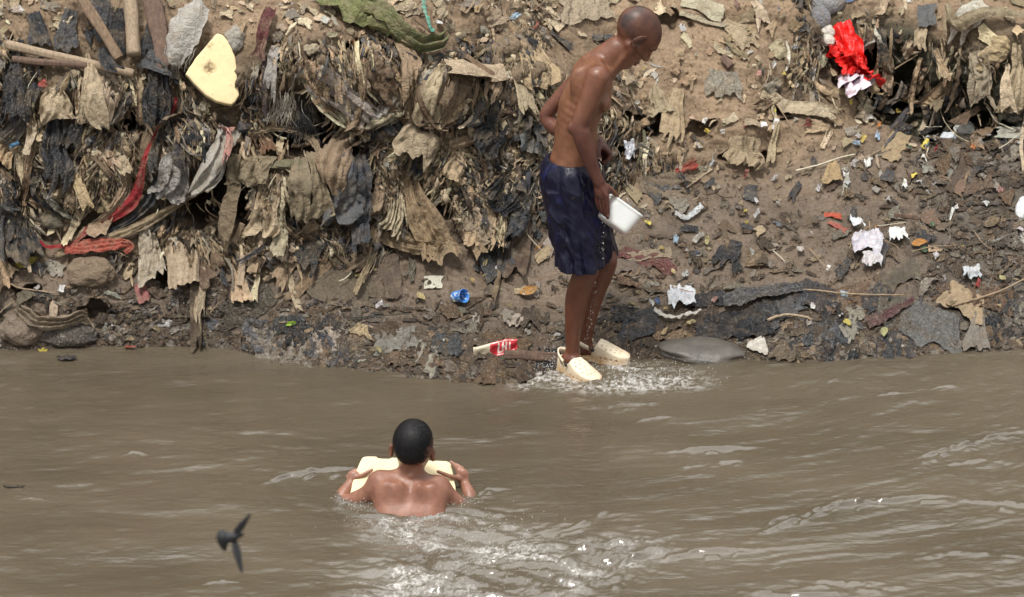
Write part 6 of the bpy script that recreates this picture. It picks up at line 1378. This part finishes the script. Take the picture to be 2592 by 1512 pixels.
def d_cliff(a, b): return free(a, b)*above(a, b)*ss(.30, .55, smp(steep, a, b))*(.45+.9*ss(-.5, .6, noise(a/60., b/60., 0, 81)))*(1-.75*smp(WET, a, b))*np.where(a > 1450, np.where((a > 2150) & (b > 85) & (b < 330), .04, .35), 1)*np.where((a < -350) | (a > 2900), .5, 1)
n = 20500; a, b = scatter(n, -1000, 3500, -200, 760, d_cliff)
tn = noise(a/75., b/60., 0, 73)+.35*rng.normal(size=n); kinds = np.where(tn > .3, 'lightcliff', np.where(tn < -.2, 'darkcliff', 'cliff')); L = np.clip(rng.lognormal(3.6, .5, n), 12, 130); Wd = np.clip(rng.lognormal(1.7, .6, n), 1.6, 24)
an = np.pi/2+.22*rng.normal(size=n)+.8*noise(a/110., b/110., 0, 82)
strips('shredded_rags', a, b, L, Wd, an, rng.uniform(.003, .042, n), kinds, 'tangle of thin shredded rags and plastic covering the steep cliff', 'shredded rags', colmul=1., env=True)
n = 5200; a, b = scatter(n, -400, 3000, -200, 700, d_cliff); L = np.clip(rng.lognormal(3.6, .5, n), 15, 140); Wd = rng.uniform(.8, 2.0, n)
strips('loose_fibres', a, b, L, Wd, np.pi/2+.28*rng.normal(size=n), rng.uniform(.006, .055, n), np.where(rng.random(n) < .6, 'cliff', 'dry'), 'loose threads and root fibres hanging from the cliff', 'fibres', segs=7, bulge=.004, curl=.5, colmul=.9, env=True)
def d_dry(a, b): return above(a, b)*(1-ss(.35, .6, smp(steep, a, b)))*(1-smp(WET, a, b))*(.08+1.0*ss(.1, .6, noise(a/85., b/50., 0, 83))+.8*(b < 90)*(a < 1100))*free(a, b)
n = 3000; a, b = scatter(n, -500, 3300, -300, 560, d_dry); L = np.clip(rng.lognormal(2.75, .5, n), 5, 55); Wd = np.clip(rng.lognormal(2.1, .5, n), 2, 24)
strips('dry_scraps', a, b, L, Wd, rng.uniform(0, 6.28, n), rng.uniform(.003, .022, n), np.where(rng.random(n) < .05, 'bright', 'dry'), 'small dry scraps of cloth and paper scattered over the dusty slope', 'scraps', bulge=.007, colmul=.9)
def d_wet(a, b): return above(a, b)*(1-ss(.5, .7, smp(steep, a, b)))*smp(WET, a, b)*(.03+.45*ss(.15, .6, noise(a/110., b/36., 0, 84))+.9*ss(np.interp(a, WLX, WLY)-190, np.interp(a, WLX, WLY)-60, b)*(.5+.5*ss(-.2, .4, noise(a/90., b/26., 0, 85)))+.5*ss(2150, 2450, a))*stage_(a, b)*free(a, b)*np.where((a > 850) & (a < 1380) & (b < 760), .35, 1)
n = 8800; a, b = scatter(n, -800, 3700, 230, 955, d_wet); low = ss(np.interp(a, WLX, WLY)-200, np.interp(a, WLX, WLY)-80, b)
L = np.clip(rng.lognormal(2.9, .5, n), 6, 70)*(1+.5*low); Wd = np.clip(rng.lognormal(1.95, .5, n), 2, 22); an = np.where(rng.random(n) < .75, rng.normal(size=n)*.35-.12, rng.uniform(0, 6.28, n))
strips('mud_caked_shreds', a, b, L, Wd, an, rng.uniform(.002, .020, n), np.where(rng.random(n) < .02, 'bright', 'wet'), 'mud caked shreds of plastic and cloth pressed flat on the wet bank', 'shreds', bulge=.009, mat='film_attr', colmul=.95)
n = 3200; a, b = scatter(n, -300, 3000, 800, 960, lambda a, b: (np.abs(b-np.interp(a, WLX, WLY)+14) < 22)*(.3+.7*ss(-.3, .3, noise(a/60., 0, 0, 86)))*np.where((a > 560) & (a < 1400) | (a > 1560), 1, .55)*stage_(a, b))
strips('waterline_debris', a, b, rng.uniform(8, 46, n), rng.uniform(2, 16, n), rng.normal(size=n)*.6+.1, rng.uniform(.003, .025, n), np.full(n, 'wet'), 'wet debris matted along the water line', 'debris', bulge=.007, mat='film_attr', colmul=.85)
# crumbs of soil and grit
def crumbs(n, dens, name, label, smin, smax, x0, x1, y0, y1, kinds='dry'):
    a, b = scatter(n, x0, x1, y0, y1, dens); C0 = SP(a, b)+SN(a, b)*.002; r = rng.uniform(smin, smax, n)**1
    d = np.array([[1,1,1],[-1,-1,1],[-1,1,-1],[1,-1,-1]])*.7; V = C0[:, None]+r[:, None, None]*(d[None]*(.6+.8*rng.random((n, 4, 1)))+.3*rng.normal(size=(n, 4, 3)))
    Fq = (np.arange(n)[:, None, None]*4+np.array([[0,1,2,2],[0,3,1,1],[0,2,3,3],[1,3,2,2]])[None])[..., :3].reshape(-1, 3)
    gc = smp(GC, a, b)*rng.uniform(.6, 1.9, (n, 1)); br = rng.random(n) < .10; gc[br] = np.array([.45,.38,.28])*rng.uniform(.5, 1.2, (br.sum(), 1))
    c4 = np.concatenate([np.repeat(np.clip(gc, .01, .7), 4, 0), np.repeat(smp(WET, a, b), 4)[:, None]], 1)
    o = mesh_np(name, V.reshape(-1, 3), Fq, M['cloth_attr'], None, False, c4); return tag(o, label, 'soil crumbs', None, 'stuff')
crumbs(12000, lambda a, b: above(a, b)*(1-ss(.01, .04, smp(cv, a, b)))*(1-.8*ss(.5, .7, smp(steep, a, b)))*(.3+.7*ss(-.2, .4, noise(a/50., b/50., 0, 88))), 'soil_crumbs', 'crumbs of soil and grit strewn over the bank', .0015, .0055, -400, 3200, -60, 950)
# ------------------------------------------------------------------ light and camera
CLOUD0, ADDED_GLOW = 3.1, 12.0
w = bpy.data.worlds.new('World'); SC.world = w; w.use_nodes = True; nt = w.node_tree
bg = nt.nodes['Background']; sky = nt.nodes.new('ShaderNodeTexSky'); sky.sky_type = 'NISHITA'; sky.sun_disc = False
EL, AZ = R(68), R(205)       # azimuth measured clockwise from +Y
sky.sun_elevation = EL; sky.sun_rotation = AZ; sky.dust_density = 6; sky.air_density = 1.0; sky.ozone_density = .6
hs = nt.nodes.new('ShaderNodeHueSaturation'); hs.inputs['Saturation'].default_value = .30
nt.links.new(sky.outputs[0], hs.inputs['Color'])
# thin bright overcast in front of the blue: bright patch added beyond the bank so wave faces glint
tc = nt.nodes.new('ShaderNodeTexCoord'); dp = nt.nodes.new('ShaderNodeVectorMath'); dp.operation = 'DOT_PRODUCT'; dp.inputs[1].default_value = (-.05, .62, .78); nt.links.new(tc.outputs['Generated'], dp.inputs[0])
mr = nt.nodes.new('ShaderNodeMapRange'); mr.interpolation_type = 'SMOOTHSTEP'; nt.links.new(dp.outputs['Value'], mr.inputs[0])
for i_, v_ in enumerate((.45, 1.0, CLOUD0, ADDED_GLOW)): mr.inputs[i_+1].default_value = v_
cn = nt.nodes.new('ShaderNodeTexNoise'); cn.inputs['Scale'].default_value = 2.2; cn.inputs['Detail'].default_value = 5; nt.links.new(tc.outputs['Generated'], cn.inputs['Vector'])
m1 = nt.nodes.new('ShaderNodeMapRange'); nt.links.new(cn.outputs['Fac'], m1.inputs[0])
for i_, v_ in enumerate((.3, .7, .75, 1.25)): m1.inputs[i_+1].default_value = v_
m2 = nt.nodes.new('ShaderNodeMath'); m2.operation = 'MULTIPLY'; nt.links.new(mr.outputs[0], m2.inputs[0]); nt.links.new(m1.outputs[0], m2.inputs[1])
vm = nt.nodes.new('ShaderNodeVectorMath'); vm.operation = 'SCALE'; vm.inputs[0].default_value = (1.0, .99, .97); nt.links.new(m2.outputs[0], vm.inputs['Scale'])
mx = nt.nodes.new('ShaderNodeMix'); mx.data_type = 'RGBA'; mx.inputs[0].default_value = .8; nt.links.new(hs.outputs[0], mx.inputs[6]); nt.links.new(vm.outputs[0], mx.inputs[7])
nt.links.new(mx.outputs[2], bg.inputs[0]); bg.inputs[1].default_value = .15
sl = bpy.data.lights.new('sun', 'SUN'); sl.energy = 2.1; sl.angle = R(10); sl.color = (1, .96, .90)
so = bpy.data.objects.new('sun', sl); link(so)
dv = Vector((math.sin(AZ)*math.cos(EL), math.cos(AZ)*math.cos(EL), math.sin(EL)))
so.rotation_euler = dv.to_track_quat('Z', 'Y').to_euler(); so.location = dv*20
cd = bpy.data.cameras.new('camera'); co = bpy.data.objects.new('camera', cd); link(co)
co.location = CAM.tolist(); co.rotation_euler = (math.pi/2-PITCH, 0, 0)
cd.sensor_width = 36; cd.lens = 36*FPX/2592; cd.clip_end = 500; cd.clip_start = .1
cd.dof.use_dof = True; cd.dof.focus_distance = 14.0; cd.dof.aperture_fstop = 5.0
SC.camera = co
SC.view_settings.view_transform = 'Standard'; SC.view_settings.look = 'None'; SC.view_settings.gamma = 1; SC.view_settings.exposure = .62
